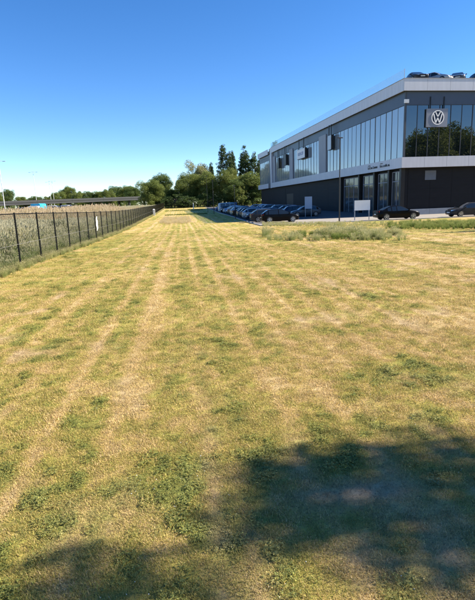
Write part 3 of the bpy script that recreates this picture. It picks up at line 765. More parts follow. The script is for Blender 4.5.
# second pale board among the cars
Yb = 64.5; a = atY(304.8, 196.8, Yb); c_ = atY(312, 208.6, Yb)
e = empty('notice_board', (a.x, Yb, h(Yb)), 0, 'narrow pale board standing behind the black hatchback', 'sign')
wb = c_.x-a.x; zt = a.z-h(Yb); zb = c_.z-h(Yb)
MB().box(0, wb, -.04, .04, zb, zt).build('board', M['shaded_face'], e)
for x in (.08, wb-.08): MB().box(x-.035, x+.035, .042, .10, -.1, zt-.05).build('leg', M['galv'], e)
# white marker posts on the lawn
def marker(px, py, pytop, w, label, t=.10):
    b_ = on_ground(px, py); H_ = atY(px, pytop, b_.y).z-b_.z
    e = empty('marker_post', b_, 0, label, 'marker post')
    MB().box(-w/2, w/2, -t/2, t/2, -.1, H_*.9).build('post', M['whitepaint'], e)
    MB().add([(-w/2-.02,-t/2-.02,H_*.9),(w/2+.02,-t/2-.02,H_*.9),(w/2+.02,t/2+.02,H_*.9),(-w/2-.02,t/2+.02,H_*.9),(-w/4,-.01,H_),(w/4,-.01,H_),(w/4,.01,H_),(-w/4,.01,H_)],
             [(0,3,2,1),(4,5,6,7),(0,1,5,4),(1,2,6,5),(2,3,7,6),(3,0,4,7)]).build('cap', M['whitepaint'], e)
marker(154.3, 215.8, 209.0, .42, 'stout white marker post close to the fence', .3)
marker(193.6, 209.8, 203.2, .22, 'slim white marker post at the far end of the lawn', .15)

# ------------------------------------------------------------------ fence
FX = -6.0; FH = 2.0
fence = empty('mesh_fence', (FX, 0, 0), 0, 'long dark wire mesh fence with slim posts along the lawn', 'fence')
FY = np.arange(-5.6, 163, 2.62)
pm = MB().tube([(0,0,-.25),(0,0,FH+.03)], .035, 8).add(*(lambda b_: (b_.v, b_.f))(MB().tube([(0,0,FH+.03),(0,0,FH+.05)], [.04,.03], 8))).mesh('post', M['post'], 50)
bay = MB(); step = .075; D = 2.62
def wire(mb, a, b_, r=.0023):
    a = Vector(a); b_ = Vector(b_); t_ = (b_-a).normalized(); u = Vector((1,0,0)); w_ = t_.cross(u)
    o = [u*r, (u*-.5+w_*.866)*r, (u*-.5-w_*.866)*r]
    mb.add([a+k for k in o]+[b_+k for k in o], [(0,1,4,3),(1,2,5,4),(2,0,3,5)])
y0 = -FH
while y0 < D:
    for s in (1, -1):
        ya, za, yb_, zb_ = y0, .05, y0+FH-.05, FH-.02
        if ya < 0: za += -ya; ya = 0
        if yb_ > D: zb_ -= yb_-D; yb_ = D
        if yb_-ya > .01:
            if s == 1: wire(bay, (0, ya, za), (0, yb_, zb_))
            else: wire(bay, (.006, D-ya, za), (.006, D-yb_, zb_))
    y0 += step
baym = bay.mesh('mesh_panel', M['wire'])
for i, y in enumerate(FY):
    link('post', pm, fence, (0, y, h(y)))
    if i < len(FY)-1:
        p_ = link('mesh_panel', baym, fence)
        sl = (h(FY[i+1])-h(y))/2.62
        p_.matrix_local = Matrix(((1,0,0,.04),(0,1,0,y),(0,sl,1,h(y)),(0,0,0,1)))
def rail(name, z, r, m, dx):
    MB().tube([(dx, y, h(y)+z) for y in FY], r, 6).build(name, m, fence, 60)
rail('top_rail', FH+.0, .021, M['post'], 0); rail('tension_wire', .92, .005, M['tension'], .055); rail('bottom_wire', .08, .005, M['wire'], .055)
# white sheet caught in the fence
q = atY(97, 223.5, (FX+.12)/(ray(97, 223.5).x)*ray(97, 223.5).y)
mb = MB(); nx, nz = 6, 9; v = []
for j in range(nz):
    for i in range(nx):
        u, w_ = i/(nx-1)-.5, j/(nz-1)-.5
        v.append((.02*math.sin(u*5+w_*7)+.015*math.sin(w_*13), u*.55*(.75+.25*math.cos(w_*3))+w_*.30, w_*.95))
v += [(x-.008, y, z) for (x, y, z) in v]; k = nx*nz
f = []
for j in range(nz-1):
    for i in range(nx-1):
        a = j*nx+i; f += [(a, a+1, a+1+nx, a+nx), (a+k, a+nx+k, a+1+nx+k, a+1+k)]
o = mb.add(v, f).build('plastic_sheet', M['whitepaint'], None, 60); o.location = q
tag(o, 'tattered white plastic sheet caught on the wire fence', 'plastic sheet')
# end fence across the far end of the lawn
ef = empty('end_fence', (FX, 163.4, h(163)), 0, 'dark mesh fence across the far end of the lawn', 'fence')
for i in range(9):
    link('post', pm, ef, (2.62*i, 0, 0))
    if i < 8:
        p_ = link('mesh_panel', baym, ef); p_.location = (2.62*i+2.62, .04, 0); p_.rotation_euler = (0, 0, R(90))
MB().tube([(0,0,FH),(21,0,FH)], .021, 6).build('top_rail', M['post'], ef)

# ------------------------------------------------------------------ trees
LM = {
 'olive': leafmat('leaves_olive', (.10,.14,.032), (.25,.29,.075)),
 'green': leafmat('leaves_green', (.068,.112,.028), (.17,.22,.060)),
 'dark': leafmat('leaves_dark', (.036,.066,.022), (.092,.135,.040)),
 'pale': leafmat('leaves_pale', (.19,.195,.080), (.36,.36,.165)),
 'light': leafmat('leaves_light', (.11,.145,.030), (.24,.27,.070)),
}
def leaf_mesh(name, cl, material, leaf, per, seed):
    """cl: list of clump (centre, radius) ; per: leaves for a clump of radius 1"""
    r = np.random.default_rng(seed); Vs = []; 
    for (c_, rad) in cl:
        n = max(6, int(per*rad**2))
        d = r.normal(size=(n,3)); d /= np.linalg.norm(d, axis=1)[:,None]
        p_ = np.array(c_) + d*(rad*r.uniform(.35, 1.05, n)**.6)[:,None]*np.array([1,1,.8])
        nr = d + r.normal(size=(n,3))*.7; nr /= np.linalg.norm(nr, axis=1)[:,None]
        t_ = np.cross(nr, r.normal(size=(n,3))); t_ /= np.linalg.norm(t_, axis=1)[:,None]; bt = np.cross(nr, t_)
        s_ = leaf*r.uniform(.55, 1.3, n)[:,None]
        Vs.append(np.stack([p_-t_*s_*.5, p_+bt*s_*.33+nr*s_*.08, p_+t_*s_*.6, p_-bt*s_*.33+nr*s_*.08], 1).reshape(-1,3))
    V = np.concatenate(Vs); n = len(V)//4
    m = bpy.data.meshes.new(name); m.vertices.add(4*n); m.vertices.foreach_set('co', V.reshape(-1).astype(np.float32))
    m.loops.add(4*n); m.loops.foreach_set('vertex_index', np.arange(4*n, dtype=np.int32))
    m.polygons.add(n); m.polygons.foreach_set('loop_start', np.arange(0, 4*n, 4, dtype=np.int32))
    m.update(calc_edges=True); m.materials.append(material); return m
def crown_clumps(kind, H_, Wd, seed):
    r = random.Random(seed); cl = []; lobes = []
    if kind == 'poplar':
        lobes = [(0, 0, .52*H_, Wd*.42, .47*H_)]
        if r.random() < .9: lobes.append((r.uniform(.25,.4)*Wd*r.choice((-1,1)), r.uniform(-.2,.2)*Wd, .48*H_, Wd*.30, .40*H_))
        n = 460
    elif kind == 'bush':
        lobes = [(r.uniform(-.3,.3)*Wd, r.uniform(-.3,.3)*Wd, .45*H_, Wd*.34, .5*H_) for _ in range(5)]; n = 60
    else:
        lobes = [(0, 0, .60*H_, Wd*.36, .36*H_), (.2*Wd, .1*Wd, .22*H_, Wd*.26, .2*H_), (-.2*Wd, -.1*Wd, .20*H_, Wd*.26, .2*H_)]
        for _ in range(6):
            a = r.uniform(0, 6.283); q_ = r.uniform(.18,.34)*Wd
            lobes.append((q_*math.cos(a), q_*math.sin(a), r.uniform(.38,.78)*H_, Wd*r.uniform(.18,.26), H_*r.uniform(.15,.24)))
        n = 150
    tot = sum(l_[3]*l_[4] for l_ in lobes)
    for (x, y, z, rx, rz) in lobes:
        for _ in range(int(n*rx*rz/tot)+3):
            while True:
                d = Vector((r.gauss(0,1), r.gauss(0,1), r.gauss(0,1))).normalized()
                q_ = r.uniform(.25, 1)**.45
                if r.random() > .1: break
            tp = 1.0
            if kind == 'poplar': tp = max(.3, 1-.62*max(0, d.z*q_)**2.2)
            cl.append(((x+d.x*q_*rx*tp, y+d.y*q_*rx*tp, z+d.z*q_*rz), r.uniform(.09,.17)*min(Wd, H_*.8)*(.72 if kind == 'poplar' else 1)))
    return cl
TREE_M = {}
def tree_mesh(kind, leafkey, var, H_, Wd, leaf, per, sparse=1.0):
    key = (kind, leafkey, var)
    if key in TREE_M: return TREE_M[key]
    cl = crown_clumps(kind, H_, Wd, hash((kind, var)) % 1000 if False else var*31+len(kind))
    if sparse < 1: 
        rr = random.Random(var); cl = [c_ for c_ in cl if rr.random() < sparse]
    cm = leaf_mesh('crown', cl, LM[leafkey], leaf, per, var+5)
    tb = MB(); r = random.Random(var+99); tr_ = H_*.018+.05
    top = H_*(.93 if kind == 'poplar' else .72)
    pts = [(0,0,-.3)]+[(r.uniform(-.02,.02)*Wd*k, r.uniform(-.02,.02)*Wd*k, top*k/6) for k in range(1,7)]
    tb.tube(pts, [tr_*1.3]+[tr_*(1-.14*k) for k in range(1,7)], 8)
    for _ in range(14 if kind != 'poplar' else 10):
        k = r.randint(1 if kind == 'bush' else 2, 5); b0 = Vector(pts[k]); c_ = Vector(r.choice(cl)[0])
        mid = b0.lerp(c_, .5)+Vector((0,0,-.04*H_ if kind != 'poplar' else .02*H_))
        tb.tube([b0, mid, c_], [tr_*.45, tr_*.3, tr_*.1], 5, False)
    TREE_M[key] = (cm, tb.mesh('trunk', M['bark'], 60), H_, Wd); return TREE_M[key]
def tree(name, kind, leafkey, var, x, y, H_, Wd, label, group=None, sparse=1.0, leaf=.30, per=120):
    base = {'poplar': (20, 6), 'bush': (5, 6), 'tree': (14, 11)}[kind]
    cm, tm, h0, w0 = tree_mesh(kind, leafkey, var, base[0], base[1], leaf, per, sparse)
    e = empty(name, (x, y, h(min(y, 199))), random.uniform(0, 6.28), label, 'bush' if kind == 'bush' else 'tree', group)
    for nm, me in (('trunk', tm), ('crown', cm)):
        o = link(nm, me, e); o.scale = (Wd/w0, Wd/w0, H_/h0)
    return e
def tree_px(name, kind, leafkey, var, px0, px1, pytop, Y, label, **k):
    a = atY(px0, pytop, Y); b_ = atY(px1, pytop, Y); c_ = atY((px0+px1)/2, pytop, Y)
    return tree(name, kind, leafkey, var, c_.x, Y, c_.z-h(min(Y, 199)), (b_.x-a.x)*1.05, label, **k)
G1 = 'trees at the far end of the lawn'
tree_px('broadleaf_tree','tree','olive',1, 136,164,179,172,'round olive green tree just beyond the end of the fence',group=G1)
tree_px('broadleaf_tree','tree','green',2, 147,173,172,190,'taller green tree behind the round olive tree',group=G1)
tree_px('broadleaf_tree','tree','green',3, 122,142,184,265,'leftmost green tree beside the end of the viaduct',group=G1)
tree_px('broadleaf_tree','tree','olive',4, 160,179,185,178,'low olive tree in the middle of the far treeline',group=G1)
tree_px('broadleaf_tree','tree','pale',5, 180,210,155,185,'tall thin crowned pale tree rising above the treeline',group=G1,sparse=.75)
tree_px('broadleaf_tree','tree','olive',6, 174,198,172,174,'broad olive tree under the left of the pale tree',group=G1)
tree_px('broadleaf_tree','tree','olive',7, 193,219,170,172,'broad olive tree under the right of the pale tree',group=G1)
tree_px('poplar_tree','poplar','dark',8, 206,215,160,195,'slim dark conifer shaped tree beside the pale tree',group=G1)
tree_px('poplar_tree','poplar','dark',9, 214,231,143,185,'tallest dark poplar of the left pair',group=G1)
tree_px('poplar_tree','poplar','dark',10, 226,238,151,190,'shorter dark poplar of the left pair',group=G1)
tree_px('poplar_tree','poplar','dark',11, 236,252,145,185,'taller dark poplar of the pair beside the building',group=G1)
tree_px('poplar_tree','poplar','dark',12, 246,262,151,182,'dark poplar nearest the building end',group=G1)
tree_px('poplar_tree','poplar','green',13, 268,282,138,178,'poplar top showing above the far roof of the building',group=G1)
tree_px('broadleaf_tree','tree','light',14, 214,238,166,170,'light green tree before the left pair of poplars',group=G1)
tree_px('broadleaf_tree','tree','olive',15, 236,268,171,168,'wide olive tree before the right pair of poplars',group=G1)
tree_px('broadleaf_tree','tree','green',16, 222,246,178,166,'dark green tree behind the far parked cars',group=G1)
tree_px('broadleaf_tree','bush','light',17, 232,246,182,164.5,'bright green bush behind the thin lamp post',group=G1)
tree_px('shrub','bush','dark',18, 162,186,194,166.5,'dark shrub behind the end fence on the left',group=G1)
tree_px('shrub','bush','dark',19, 178,204,195,167,'dark shrub behind the end fence in the middle',group=G1)
tree_px('shrub','bush','green',20, 198,222,193,167,'green shrub at the far end of the parked row',group=G1)
tree_px('shrub','bush','green',21, 244,268,190,165.5,'green shrub beside the far end of the building',group=G1)
# far treeline behind the viaduct
farlab = 'low green tree of the distant treeline behind the viaduct'
spec = [(-8,4,190,1),(0,13,189,2),(58,74,185.5,3),(70,84,190,1),(80,94,191,2),(90,104,190.5,3),(100,116,188,1),(108,126,186,2),(116,134,185,3),(40,56,195,1),(26,42,196,2),(12,28,196,3),(48,64,192,2)]
for i, (a, b_, tp, v) in enumerate(spec):
    lab = ['dark green tree at the very left edge behind the viaduct','olive tree just right of the left edge lamp mast','tallest round tree of the distant treeline behind the viaduct',
           'low olive tree right of the tallest round distant tree','low green tree above the middle of the viaduct','second low olive tree above the middle of the viaduct','distant olive tree left of the viaduct end trees',
           'distant green tree second from the viaduct end','distant olive tree nearest the viaduct end','low tree behind the distant pair of lamp masts','low tree behind the middle lamp mast','low tree left of the middle lamp mast','low tree just left of the tallest round distant tree'][i]
    tree_px('distant_tree','tree',('olive','green','olive')[i % 3], v+40, a, b_, tp, 300+random.uniform(-15,15), lab, group='distant trees behind the viaduct')
# trees on the right of the lawn, outside the picture: mirrored in the front glass and casting the shade
for i, (x, y, H_, Wd, kd) in enumerate([(47,14,14,10,'tree'),(56,20,17,12,'tree'),(52,4,15,12,'tree'),(66,12,18,13,'tree'),(64,-4,17,12,'tree'),(76,22,19,13,'tree'),(80,2,18,14,'tree'),(44,-12,15,12,'tree'),(58,-20,18,13,'tree'),(88,14,25,14,'tree')]):
    tree('broadleaf_tree', kd, ('green','olive')[i % 2], 60+i % 3, x, y, H_, Wd, 'tall green tree right of the lawn, mirrored in the front glass', group='trees right of the lawn')
for (x, y, H_, Wd, lab) in ((38.0,26.0,16.3,2.2,'slim poplar right of the lawn casting the nearer streak of shade'),(40.2,27.4,16.2,1.8,'slim poplar right of the lawn casting the farther streak of shade')):
    tree('poplar_tree','poplar','dark',9,x,y,H_,Wd,lab,group='trees right of the lawn')
# the tree whose crown shades the foreground
st_ = empty('shade_tree', (15.0, 3.0, 0), 0, 'leafy tree right of the camera casting the foreground shade', 'tree')
cl = []; rr = random.Random(5)
for (px, py, hgt, rad, n) in [(300,468,8.6,.32,4),(350,470,8.2,.32,5),(410,468,7.8,.34,5),(455,472,7.4,.38,5),(320,498,8.3,.30,4),(385,502,7.7,.33,5),(440,508,7.4,.36,5),(290,520,8.4,.24,3),(345,525,7.9,.24,3),(415,532,7.4,.27,4),(470,530,7.0,.30,4),(340,548,7.7,.24,4),(390,552,7.4,.22,3),(300,548,8.0,.18,2),(262,530,8.5,.18,2),
                            (262,495,8.8,.20,3),(55,585,8.8,.20,3),(100,572,8.8,.20,3),(145,585,8.4,.22,3),(180,590,8.3,.18,2),(110,605,8.3,.22,3),(250,468,8.9,.14,2),(455,590,7.0,.2,2)]:
    gp = on_ground(px, py)
    for _ in range(n):
        c_ = Vector((gp.x, gp.y, 0)) + SUN*(hgt/SUN.z) + Vector((rr.gauss(0,.16), rr.gauss(0,.16), rr.gauss(0,.16)))
        cl.append((tuple(c_-Vector(st_.location)), rad))
for _ in range(60):
    c_ = Vector((rr.uniform(-1.5,3.0), rr.uniform(-2.6,.6), rr.uniform(3.2,6.6))); cl.append((tuple(c_), rr.uniform(.4,.65)))
link('crown', leaf_mesh('crown', cl, LM['green'], .10, 600, 3), st_)
tb = MB(); tb.tube([(0,0,-.3),(.1,-.1,2),(-.3,-.4,4),(-1.0,-.6,6),(-1.8,-.4,7.6)], [.22,.18,.14,.09,.05], 10)
for c_, rad in cl[::6]: tb.tube([(-.3,-.4,4.0) if c_[2] > 4 else (.1,-.1,2.2), tuple(Vector(c_)*.6+Vector((-.1,-.1,1.5))), c_], [.06,.04,.012], 5, False)
tb.build('trunk', M['bark'], st_, 60)

# ------------------------------------------------------------------ rough grass and reeds
def tallgrass_mat(name, low, high, tip):
    m, n, l, b = mat(name)
    oi = n.new('ShaderNodeObjectInfo'); ge = n.new('ShaderNodeNewGeometry')
    at = attr_node(n, 'tint', True)
    tc = n.new('ShaderNodeTexCoord'); sp = n.new('ShaderNodeSeparateXYZ'); l.new(tc.outputs['Object'], sp.inputs[0])
    ad = n.new('ShaderNodeMath'); ad.operation = 'MULTIPLY_ADD'; ad.inputs[1].default_value = .6; l.new(ge.outputs['Random Per Island'], ad.inputs[0]); l.new(at.outputs['Fac'], ad.inputs[2])
    mx = n.new('ShaderNodeMix'); mx.data_type = 'RGBA'; mx.inputs['A'].default_value = (*low, 1); mx.inputs['B'].default_value = (*high, 1)
    mr0 = n.new('ShaderNodeMapRange'); mr0.inputs['From Min'].default_value = .2; mr0.inputs['From Max'].default_value = 1.2; l.new(ad.outputs[0], mr0.inputs['Value']); l.new(mr0.outputs['Result'], mx.inputs['Factor'])
    mr = n.new('ShaderNodeMapRange'); mr.inputs['From Min'].default_value = .55; mr.inputs['From Max'].default_value = 1.0; l.new(sp.outputs['Z'], mr.inputs['Value'])
    m2 = n.new('ShaderNodeMix'); m2.data_type = 'RGBA'; m2.inputs['B'].default_value = (*tip, 1); l.new(mx.outputs['Result'], m2.inputs['A']); l.new(mr.outputs['Result'], m2.inputs['Factor'])
    l.new(m2.outputs['Result'], b.inputs['Base Color']); b.inputs['Roughness'].default_value = .7; b.inputs['Specular IOR Level'].default_value = .2
    tr = n.new('ShaderNodeBsdfTranslucent'); l.new(m2.outputs['Result'], tr.inputs['Color'])
    ms = n.new('ShaderNodeMixShader'); ms.inputs['Fac'].default_value = .42
    l.new(b.outputs[0], ms.inputs[1]); l.new(tr.outputs[0], ms.inputs[2]); l.new(ms.outputs[0], n['Material Output'].inputs['Surface'])
    return m
def reed_mesh(name, n, rad, H_, w, seed, material, plume=True, lean=.18):
    """stems about H_ tall with drooping leaves and feathery heads; object height ~1"""
    r = np.random.default_rng(seed); v = []; f = []
    for k in range(n):
        a = r.uniform(0, 6.283); rr_ = rad*math.sqrt(r.uniform()); x, y = rr_*math.cos(a), rr_*math.sin(a)
        L = H_*r.uniform(.55, 1.0); d = r.uniform(0, 6.283); ln = r.uniform(0, lean); dx, dy = math.cos(d), math.sin(d)
        q_ = r.uniform(0, 6.283); px, py = math.cos(q_), math.sin(q_); i = len(v)
        for s in range(4):
            t_ = s/3; hw = w*(1-.7*t_)*.5; o_ = ln*L*t_*t_*1.5
            v += [(x+dx*o_-px*hw, y+dy*o_-py*hw, L*t_), (x+dx*o_+px*hw, y+dy*o_+py*hw, L*t_)]
        for s in range(3): f.append((i+2*s, i+2*s+1, i+2*s+3, i+2*s+2))
        for lf in range(2):
            z = L*r.uniform(.15, .75); aa = r.uniform(0, 6.283); ll = H_*r.uniform(.12, .28); i = len(v); c_, s_ = math.cos(aa), math.sin(aa); o_ = ln*z*z/L*1.5
            bx, by = x+dx*o_, y+dy*o_
            v += [(bx-s_*w*.5, by+c_*w*.5, z), (bx+s_*w*.5, by-c_*w*.5, z), (bx+c_*ll*.6+s_*w*.4, by+s_*ll*.6-c_*w*.4, z+ll*.5), (bx+c_*ll*.6-s_*w*.4, by+s_*ll*.6+c_*w*.4, z+ll*.5), (bx+c_*ll, by+s_*ll, z+ll*.4)]
            f += [(i, i+1, i+2, i+3), (i+3, i+2, i+4)]
        if plume and r.uniform() < .8:
            bx, by = x+dx*ln*L*1.5, y+dy*ln*L*1.5; hh = H_*r.uniform(.08, .14); pw = w*r.uniform(1.5, 2.6); 
            for q2 in (0, 1.57):
                c_, s_ = math.cos(q_+q2), math.sin(q_+q2); i = len(v)
                v += [(bx, by, L-hh*.3), (bx+c_*pw, by+s_*pw, L+hh*.25), (bx+dx*.02, by+dy*.02, L+hh), (bx-c_*pw, by-s_*pw, L+hh*.25)]
                f.append((i, i+1, i+2, i+3))
    m = bpy.data.meshes.new(name); m.from_pydata(v, [], f); m.materials.append(material); return m
M['rough'] = tallgrass_mat('rough_grass', (.22,.30,.09), (.50,.50,.24), (.64,.60,.41))
M['reed'] = tallgrass_mat('reeds', (.27,.31,.11), (.54,.48,.25), (.66,.54,.36))
M['weed'] = tallgrass_mat('green_weeds', (.11,.17,.035), (.27,.31,.075), (.36,.36,.12))
M['drygrass'] = tallgrass_mat('dry_tall_grass', (.22,.28,.085), (.48,.46,.21), (.58,.54,.30))
def field(name, n, xf, yf, srcs, smin, smax, tint, label, dz=0):
    x, y = xf(n), yf(n) if not isinstance(xf, tuple) else None
def scatter_pts(name, P, S, tint, srcs, label, tilt=.06):
    n = len(P)
    return scatter(name, np.column_stack([P, hv(np.minimum(P[:,1], 199))]), np.column_stack([RNG.normal(0,tilt,n), RNG.normal(0,tilt,n), RNG.uniform(0,6.283,n)]), S, RNG.integers(0, len(srcs), n), {'tint': tint}, srcs, label)
rough_src = [reed_mesh('rough', 46, .42, 1.0, .016, 300+i, M['rough'], True, .35) for i in range(5)]
reed_src = [reed_mesh('reed', 30, .40, 1.0, .014, 330+i, M['reed'], True, .15) for i in range(4)]
def uni(n, x0, x1, y0, y1): return np.column_stack([RNG.uniform(x0, x1, n), RNG.uniform(y0, y1, n)])
P = np.concatenate([uni(5200, -16, -6.25, 2, 45), uni(2600, -30, -16, 8, 60), uni(3200, -30, -6.3, 45, 110), uni(1500, -25, -6.3, 110, 165)])
edge = np.clip((-6.2-P[:,0])/2.0, 0, 1); nz_ = fbm(P[:,0]*.25, P[:,1]*.25, 55, 3)
keep = RNG.uniform(size=len(P)) < .35+.65*edge; P, edge, nz_ = P[keep], edge[keep], nz_[keep]
S = (.40+.75*edge)*(.75+.6*nz_)*RNG.uniform(.75, 1.2, len(P))
scatter_pts('rough_grass', P, S, np.clip(nz_*1.5-.55+.2*RNG.normal(size=len(P)), 0, 1), rough_src, 'tall pinkish seeding grass growing behind the fence')
weed2_src = [reed_mesh('fen_weed', 60, .40, 1.0, .030, 420+i, M['weed'], False, .4) for i in range(4)]
P = np.concatenate([uni(3600, -18, -6.4, 4, 60), uni(1800, -32, -7, 60, 130)]); nz_ = fbm(P[:,0]*.35, P[:,1]*.25, 57, 3); k_ = nz_ > .44; P = P[k_]; nz_ = nz_[k_]; n = len(P)
edge = np.clip((-6.2-P[:,0])/2.0, .35, 1)
scatter_pts('fen_weeds', P, edge*RNG.uniform(.6, 1.25, n)*(.3+1.3*nz_), RNG.uniform(0, .7, n), weed2_src, 'grey green weeds and brambles mixed through the grass behind the fence', .12)
P = np.concatenate([uni(1500, -26, -9, 48, 110), uni(1600, -60, -20, 60, 125), uni(500, -40, -22, 30, 60)]); n = len(P); nz_ = fbm(P[:,0]*.15, P[:,1]*.15, 58, 3)
S = RNG.uniform(1.2, 2.3, n)*(.35+1.1*nz_); S = np.where(P[:,0] > -13, S*.8, S)
scatter_pts('reed_bed', P, S, np.clip(.35+nz_*.6, 0, 1), reed_src, 'tan plumed reeds standing beyond the fence')
# unmown tuft island on the right, weeds in front of the cars, dry patch on the lawn, strip at fence foot
def px_region(n, x0, x1, y0, y1):
    out = []
    while len(out) < n:
        px, py = random.uniform(x0, x1), random.uniform(y0, y1); g_ = on_ground(px, py); out.append((g_.x, g_.y))
    return np.array(out)
tuft_src = [reed_mesh('tuft', 60, .22, 1.0, .013, 360+i, M['drygrass'], True, .5) for i in range(4)]
weed_src = [reed_mesh('weed', 50, .25, 1.0, .022, 380+i, M['weed'], False, .5) for i in range(4)]
P = np.concatenate([px_region(500, 263, 405, 234, 241), px_region(260, 315, 400, 233, 240)]); n = len(P)
nz_ = fbm(P[:,0]*.6, P[:,1]*.5, 61, 3) - .30*np.clip(np.abs(P[:,0]-7.9)/4.4-.45, 0, 1); k_ = nz_ > .40; P = P[k_]; nz_ = nz_[k_]; n = len(P)
scatter_pts('unmown_tufts', P, RNG.uniform(.12, .42, n)*np.clip((nz_-.34)*5, .25, 1.5), RNG.uniform(.0, .7, n), tuft_src, 'island of unmown pale grass on the right of the lawn', .12)
P = np.concatenate([px_region(150, 332, 374, 233, 239.5), px_region(60, 290, 330, 234, 239)]); n = len(P)
scatter_pts('unmown_weeds', P, RNG.uniform(.2, .45, n), RNG.uniform(0, .6, n), weed_src, 'greener weeds in the middle of the unmown island', .12)
P = np.concatenate([px_region(420, 404, 520, 222.5, 228), px_region(280, 385, 500, 224, 229.5)]); n = len(P)
scatter_pts('verge_weeds', P, RNG.uniform(.2, .45, n)*(.4+1.2*fbm(P[:,0]*.5, P[:,1]*.5, 63, 3)), RNG.uniform(0, .8, n), weed_src, 'bright green weeds along the pavement on the right', .12)
P = np.concatenate([px_region(500, 262, 345, 223.5, 226.5), px_region(200, 345, 420, 222.5, 226)]); n = len(P)
scatter_pts('verge_grass', P, RNG.uniform(.10, .28, n), RNG.uniform(.2, .9, n), tuft_src, 'low dry grass along the pavement before the cars', .12)
M['strawgrass'] = tallgrass_mat('pale_straw_grass', (.46,.38,.19), (.66,.56,.33), (.76,.66,.46))
straw_src = [reed_mesh('straw_tuft', 40, .22, 1.0, .014, 400+i, M['strawgrass'], True, .5) for i in range(3)]
P = uni(800, -3.1, 1.1, 59, 81); nz_ = fbm(P[:,0]*.7, P[:,1]*.35, 71, 3); P = P[nz_ > .36]; n = len(P)
scatter_pts('dry_patch', P, RNG.uniform(.10, .36, n), RNG.uniform(.2, 1, n), straw_src, 'unmown rectangle of pale dry grass far down the lawn', .12)
P = np.concatenate([uni(350, -3.5, 5, 96, 99), uni(400, -4.5, 5.5, 128, 133)]); n = len(P)
scatter_pts('far_strips', P, RNG.uniform(.12, .28, n), RNG.uniform(.0, .5, n), weed_src, 'low green unmown strips across the far lawn', .12)
P = np.column_stack([RNG.normal(-6.0, .12, 2600), RNG.uniform(4, 160, 2600)]); n = len(P)
scatter_pts('fence_foot_grass', P, RNG.uniform(.10, .34, n), RNG.uniform(0, 1, n), tuft_src, 'uncut grass along the foot of the fence', .15)
# small white flower heads in the near lawn
fm, fn, fl, fb = mat('white_flower'); fb.inputs['Base Color'].default_value = (.72,.72,.66,1); fb.inputs['Roughness'].default_value = .8
fv = [(0,0,.034)]+[(.006*math.cos(a*1.0472), .006*math.sin(a*1.0472), .030+.002*(a % 2)) for a in range(6)]+[(0,0,.026)]
fme = bpy.data.meshes.new('flower'); fme.from_pydata(fv, [], [(0, 1+a, 1+(a+1) % 6) for a in range(6)]+[(7, 1+(a+1) % 6, 1+a) for a in range(6)]); fme.materials.append(fm)
P = np.column_stack([RNG.uniform(-3.5, 4.5, 2600), RNG.uniform(1.6, 8, 2600)]); g_, b2, c2, t2 = lawn_masks(P[:,0], P[:,1]); P = P[(g_ > .5) & (fbm(P[:,0]*1.5, P[:,1]*1.5, 81, 2) > .62)]; n = len(P)
scatter('white_flowers', np.column_stack([P, hv(P[:,1])]), np.column_stack([RNG.normal(0,.3,n), RNG.normal(0,.3,n), RNG.uniform(0,6.283,n)]), RNG.uniform(.35, .65, n), np.zeros(n), {}, [fme], 'tiny white clover flowers in the near lawn')
# shrubs in the rough behind the fence
def shrub_px(px0, px1, pt, Y, key, var, lab): return tree_px('shrub', 'bush', key, var, px0, px1, pt, Y, lab, group='shrubs behind the fence', leaf=.16, per=150)
LM['sage'] = leafmat('leaves_sage', (.06,.08,.03), (.16,.17,.075))
shrub_px(46, 68, 216, 33, 'sage', 70, 'grey green shrub behind the second and third near fence posts')
shrub_px(-6, 12, 238, 19, 'sage', 71, 'low grey green shrub behind the fence at the left edge')

# ------------------------------------------------------------------ viaduct, vehicles under it, lamp masts
VA = atY(-160, 206, 140); VB = atY(200, 199, 235)
vd = (VB-VA); vd.z = 0; vl = vd.length; va = math.atan2(vd.y, vd.x)
za = atY(0, 203.6, 155).z; zb_ = atY(140, 198.8, 215).z
vi = empty('viaduct', (VA.x, VA.y, 0), va, 'low dark concrete road viaduct crossing behind the reeds', 'bridge')
def vz(t_): 
    return za + (zb_-za)*(t_-.48)/.42
segs = 10
for k in range(segs):
    t0, t1 = k/segs, (k+1)/segs; x0, x1 = t0*vl+.02, t1*vl-.02; z0_, z1_ = vz(t0), vz(t1)
    def slab(y0, y1, a, b_): return MB().add([(x0,y0,z0_+a),(x1,y0,z1_+a),(x1,y1,z1_+a),(x0,y1,z0_+a),(x0,y0,z0_+b_),(x1,y0,z1_+b_),(x1,y1,z1_+b_),(x0,y1,z0_+b_)],
             [(0,3,2,1),(4,5,6,7),(0,1,5,4),(1,2,6,5),(2,3,7,6),(3,0,4,7)])
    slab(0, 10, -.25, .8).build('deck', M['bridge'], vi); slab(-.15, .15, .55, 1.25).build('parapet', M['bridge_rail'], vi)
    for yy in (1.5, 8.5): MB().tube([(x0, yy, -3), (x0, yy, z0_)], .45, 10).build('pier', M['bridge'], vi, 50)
def mast(px, py, pt, Y, lab):
    b_ = atY(px, py, Y); t_ = atY(px, pt, Y); H_ = t_.z-.2
    e = empty('lamp_mast', (b_.x, Y, .2), 0, lab, 'lamp mast')
    MB().tube([(0,0,0),(0,0,H_)], [.12,.07], 8).build('pole', M['pale_pole'], e, 50)
    MB().tube([(-1.0,0,H_-.05),(0,0,H_+.1),(1.0,0,H_-.05)], .05, 6).build('arm', M['pale_pole'], e)
    for s in (-1, 1): MB().box(s*1.3-.35, s*1.3+.35, -.15, .15, H_-.14, H_-.02).build('lamp_head', M['galv'], e)
mast(5, 209, 161, 130, 'pale tall lamp mast at the left edge'); mast(37, 205, 172, 190, 'pale lamp mast between the left edge mast and the far pair')
mast(51.5, 204, 182, 235, 'left mast of the distant pair of pale lamp masts'); mast(54.5, 204, 181, 240, 'right mast of the distant pair of pale lamp masts')
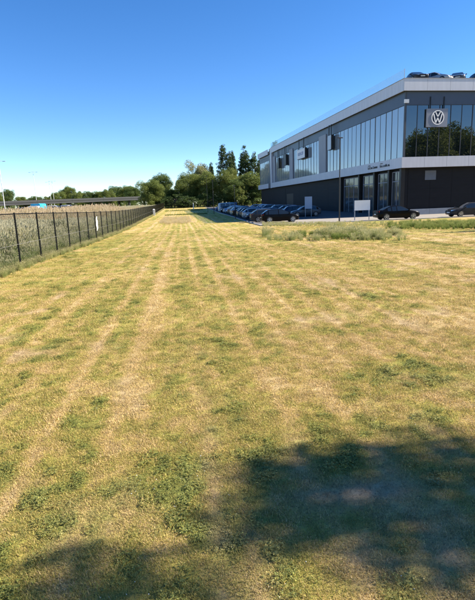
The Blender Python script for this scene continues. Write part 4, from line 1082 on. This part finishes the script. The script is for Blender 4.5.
# blue truck and vehicles on the road by the viaduct
def wheel_parts(e, xs_, W, r=.5):
    for x in xs_:
        for sy in (-1, 1):
            w_ = MB().tube([(x, sy*(W-.3), r), (x, sy*W, r)], r, 16).build('wheel', M['rubber'], e, 40)
            MB().tube([(x, sy*W, r), (x, sy*(W+.02), r)], [r*.55, r*.5], 12).build('rim', M['rim'], w_)
RZ = 1.25
c_ = atY(37, 206, 128)
tk = empty('tarpaulin_truck', (c_.x, 128, RZ-.9), R(266), 'truck with bright cyan tarpaulin body below the viaduct', 'truck')
MB().box(-3.4, 1.2, -1.2, 1.2, 1.0, 3.0).build('cargo_body', M['cyan'], tk)
MB().prism([(-1.2,3.0),(1.2,3.0),(.9,3.22),(-.9,3.22)], 'x', -3.4, 1.2).build('tarpaulin_roof', M['cyan'], tk)
cb = MB().prism([(1.35,.6),(3.2,.6),(3.2,1.6),(2.95,2.55),(1.35,2.65)], 'y', -1.15, 1.15).build('cab', M['paint_white'], tk)
MB().add([(3.215,-1.0,1.62),(3.215,1.0,1.62),(2.98,1.0,2.45),(2.98,-1.0,2.45)], [(0,1,2,3)]).build('windscreen', M['carglass'], cb)
MB().box(-3.4, 3.0, -.5, .5, .6, .98).build('chassis', M['underbody'], tk); wheel_parts(tk, (-2.6, -1.5, 2.3), 1.15)
for (px, Y, kd, cl_, rz, lab) in [(24,126,'wagon','grey',-20,'grey car left of the cyan truck below the viaduct'),(29.5,124,'sedan','paleblue',-15,'pale blue car touching the cyan truck below the viaduct'),(55.5,150,'van','white',-20,'white van right of the cyan truck below the viaduct'),
                               (69,150,'van','white',-30,'white van farther right below the viaduct'),(63,146,'sedan','navy',-20,'dark car between the two white vans'),(75,148,'hatch','silver',-20,'silver car at the right of the vehicles below the viaduct'),(47,146,'hatch','silver',10,'silver car between the cyan truck and the white vans')]:
    c_ = atY(px, 208, Y); car('passing_van' if kd == 'van' else 'passing_car', kd, cl_, c_.x, Y, R(rz), lab, 'vehicles below the viaduct', z=RZ if kd != 'van' else RZ-.1)
sheet_ = MB().add([(-120,118,RZ-.06),(-30,112,RZ-.06),(-20,160,RZ-.06),(-120,175,RZ-.06),(-120,118,-.5),(-30,112,-.5),(-20,160,-.5),(-120,175,-.5)], [(0,1,2,3),(4,7,6,5),(0,4,5,1),(1,5,6,2),(2,6,7,3),(3,7,4,0)])
tag(sheet_.build('road_embankment', M['asphalt']), 'low road embankment below the viaduct', kind='structure')
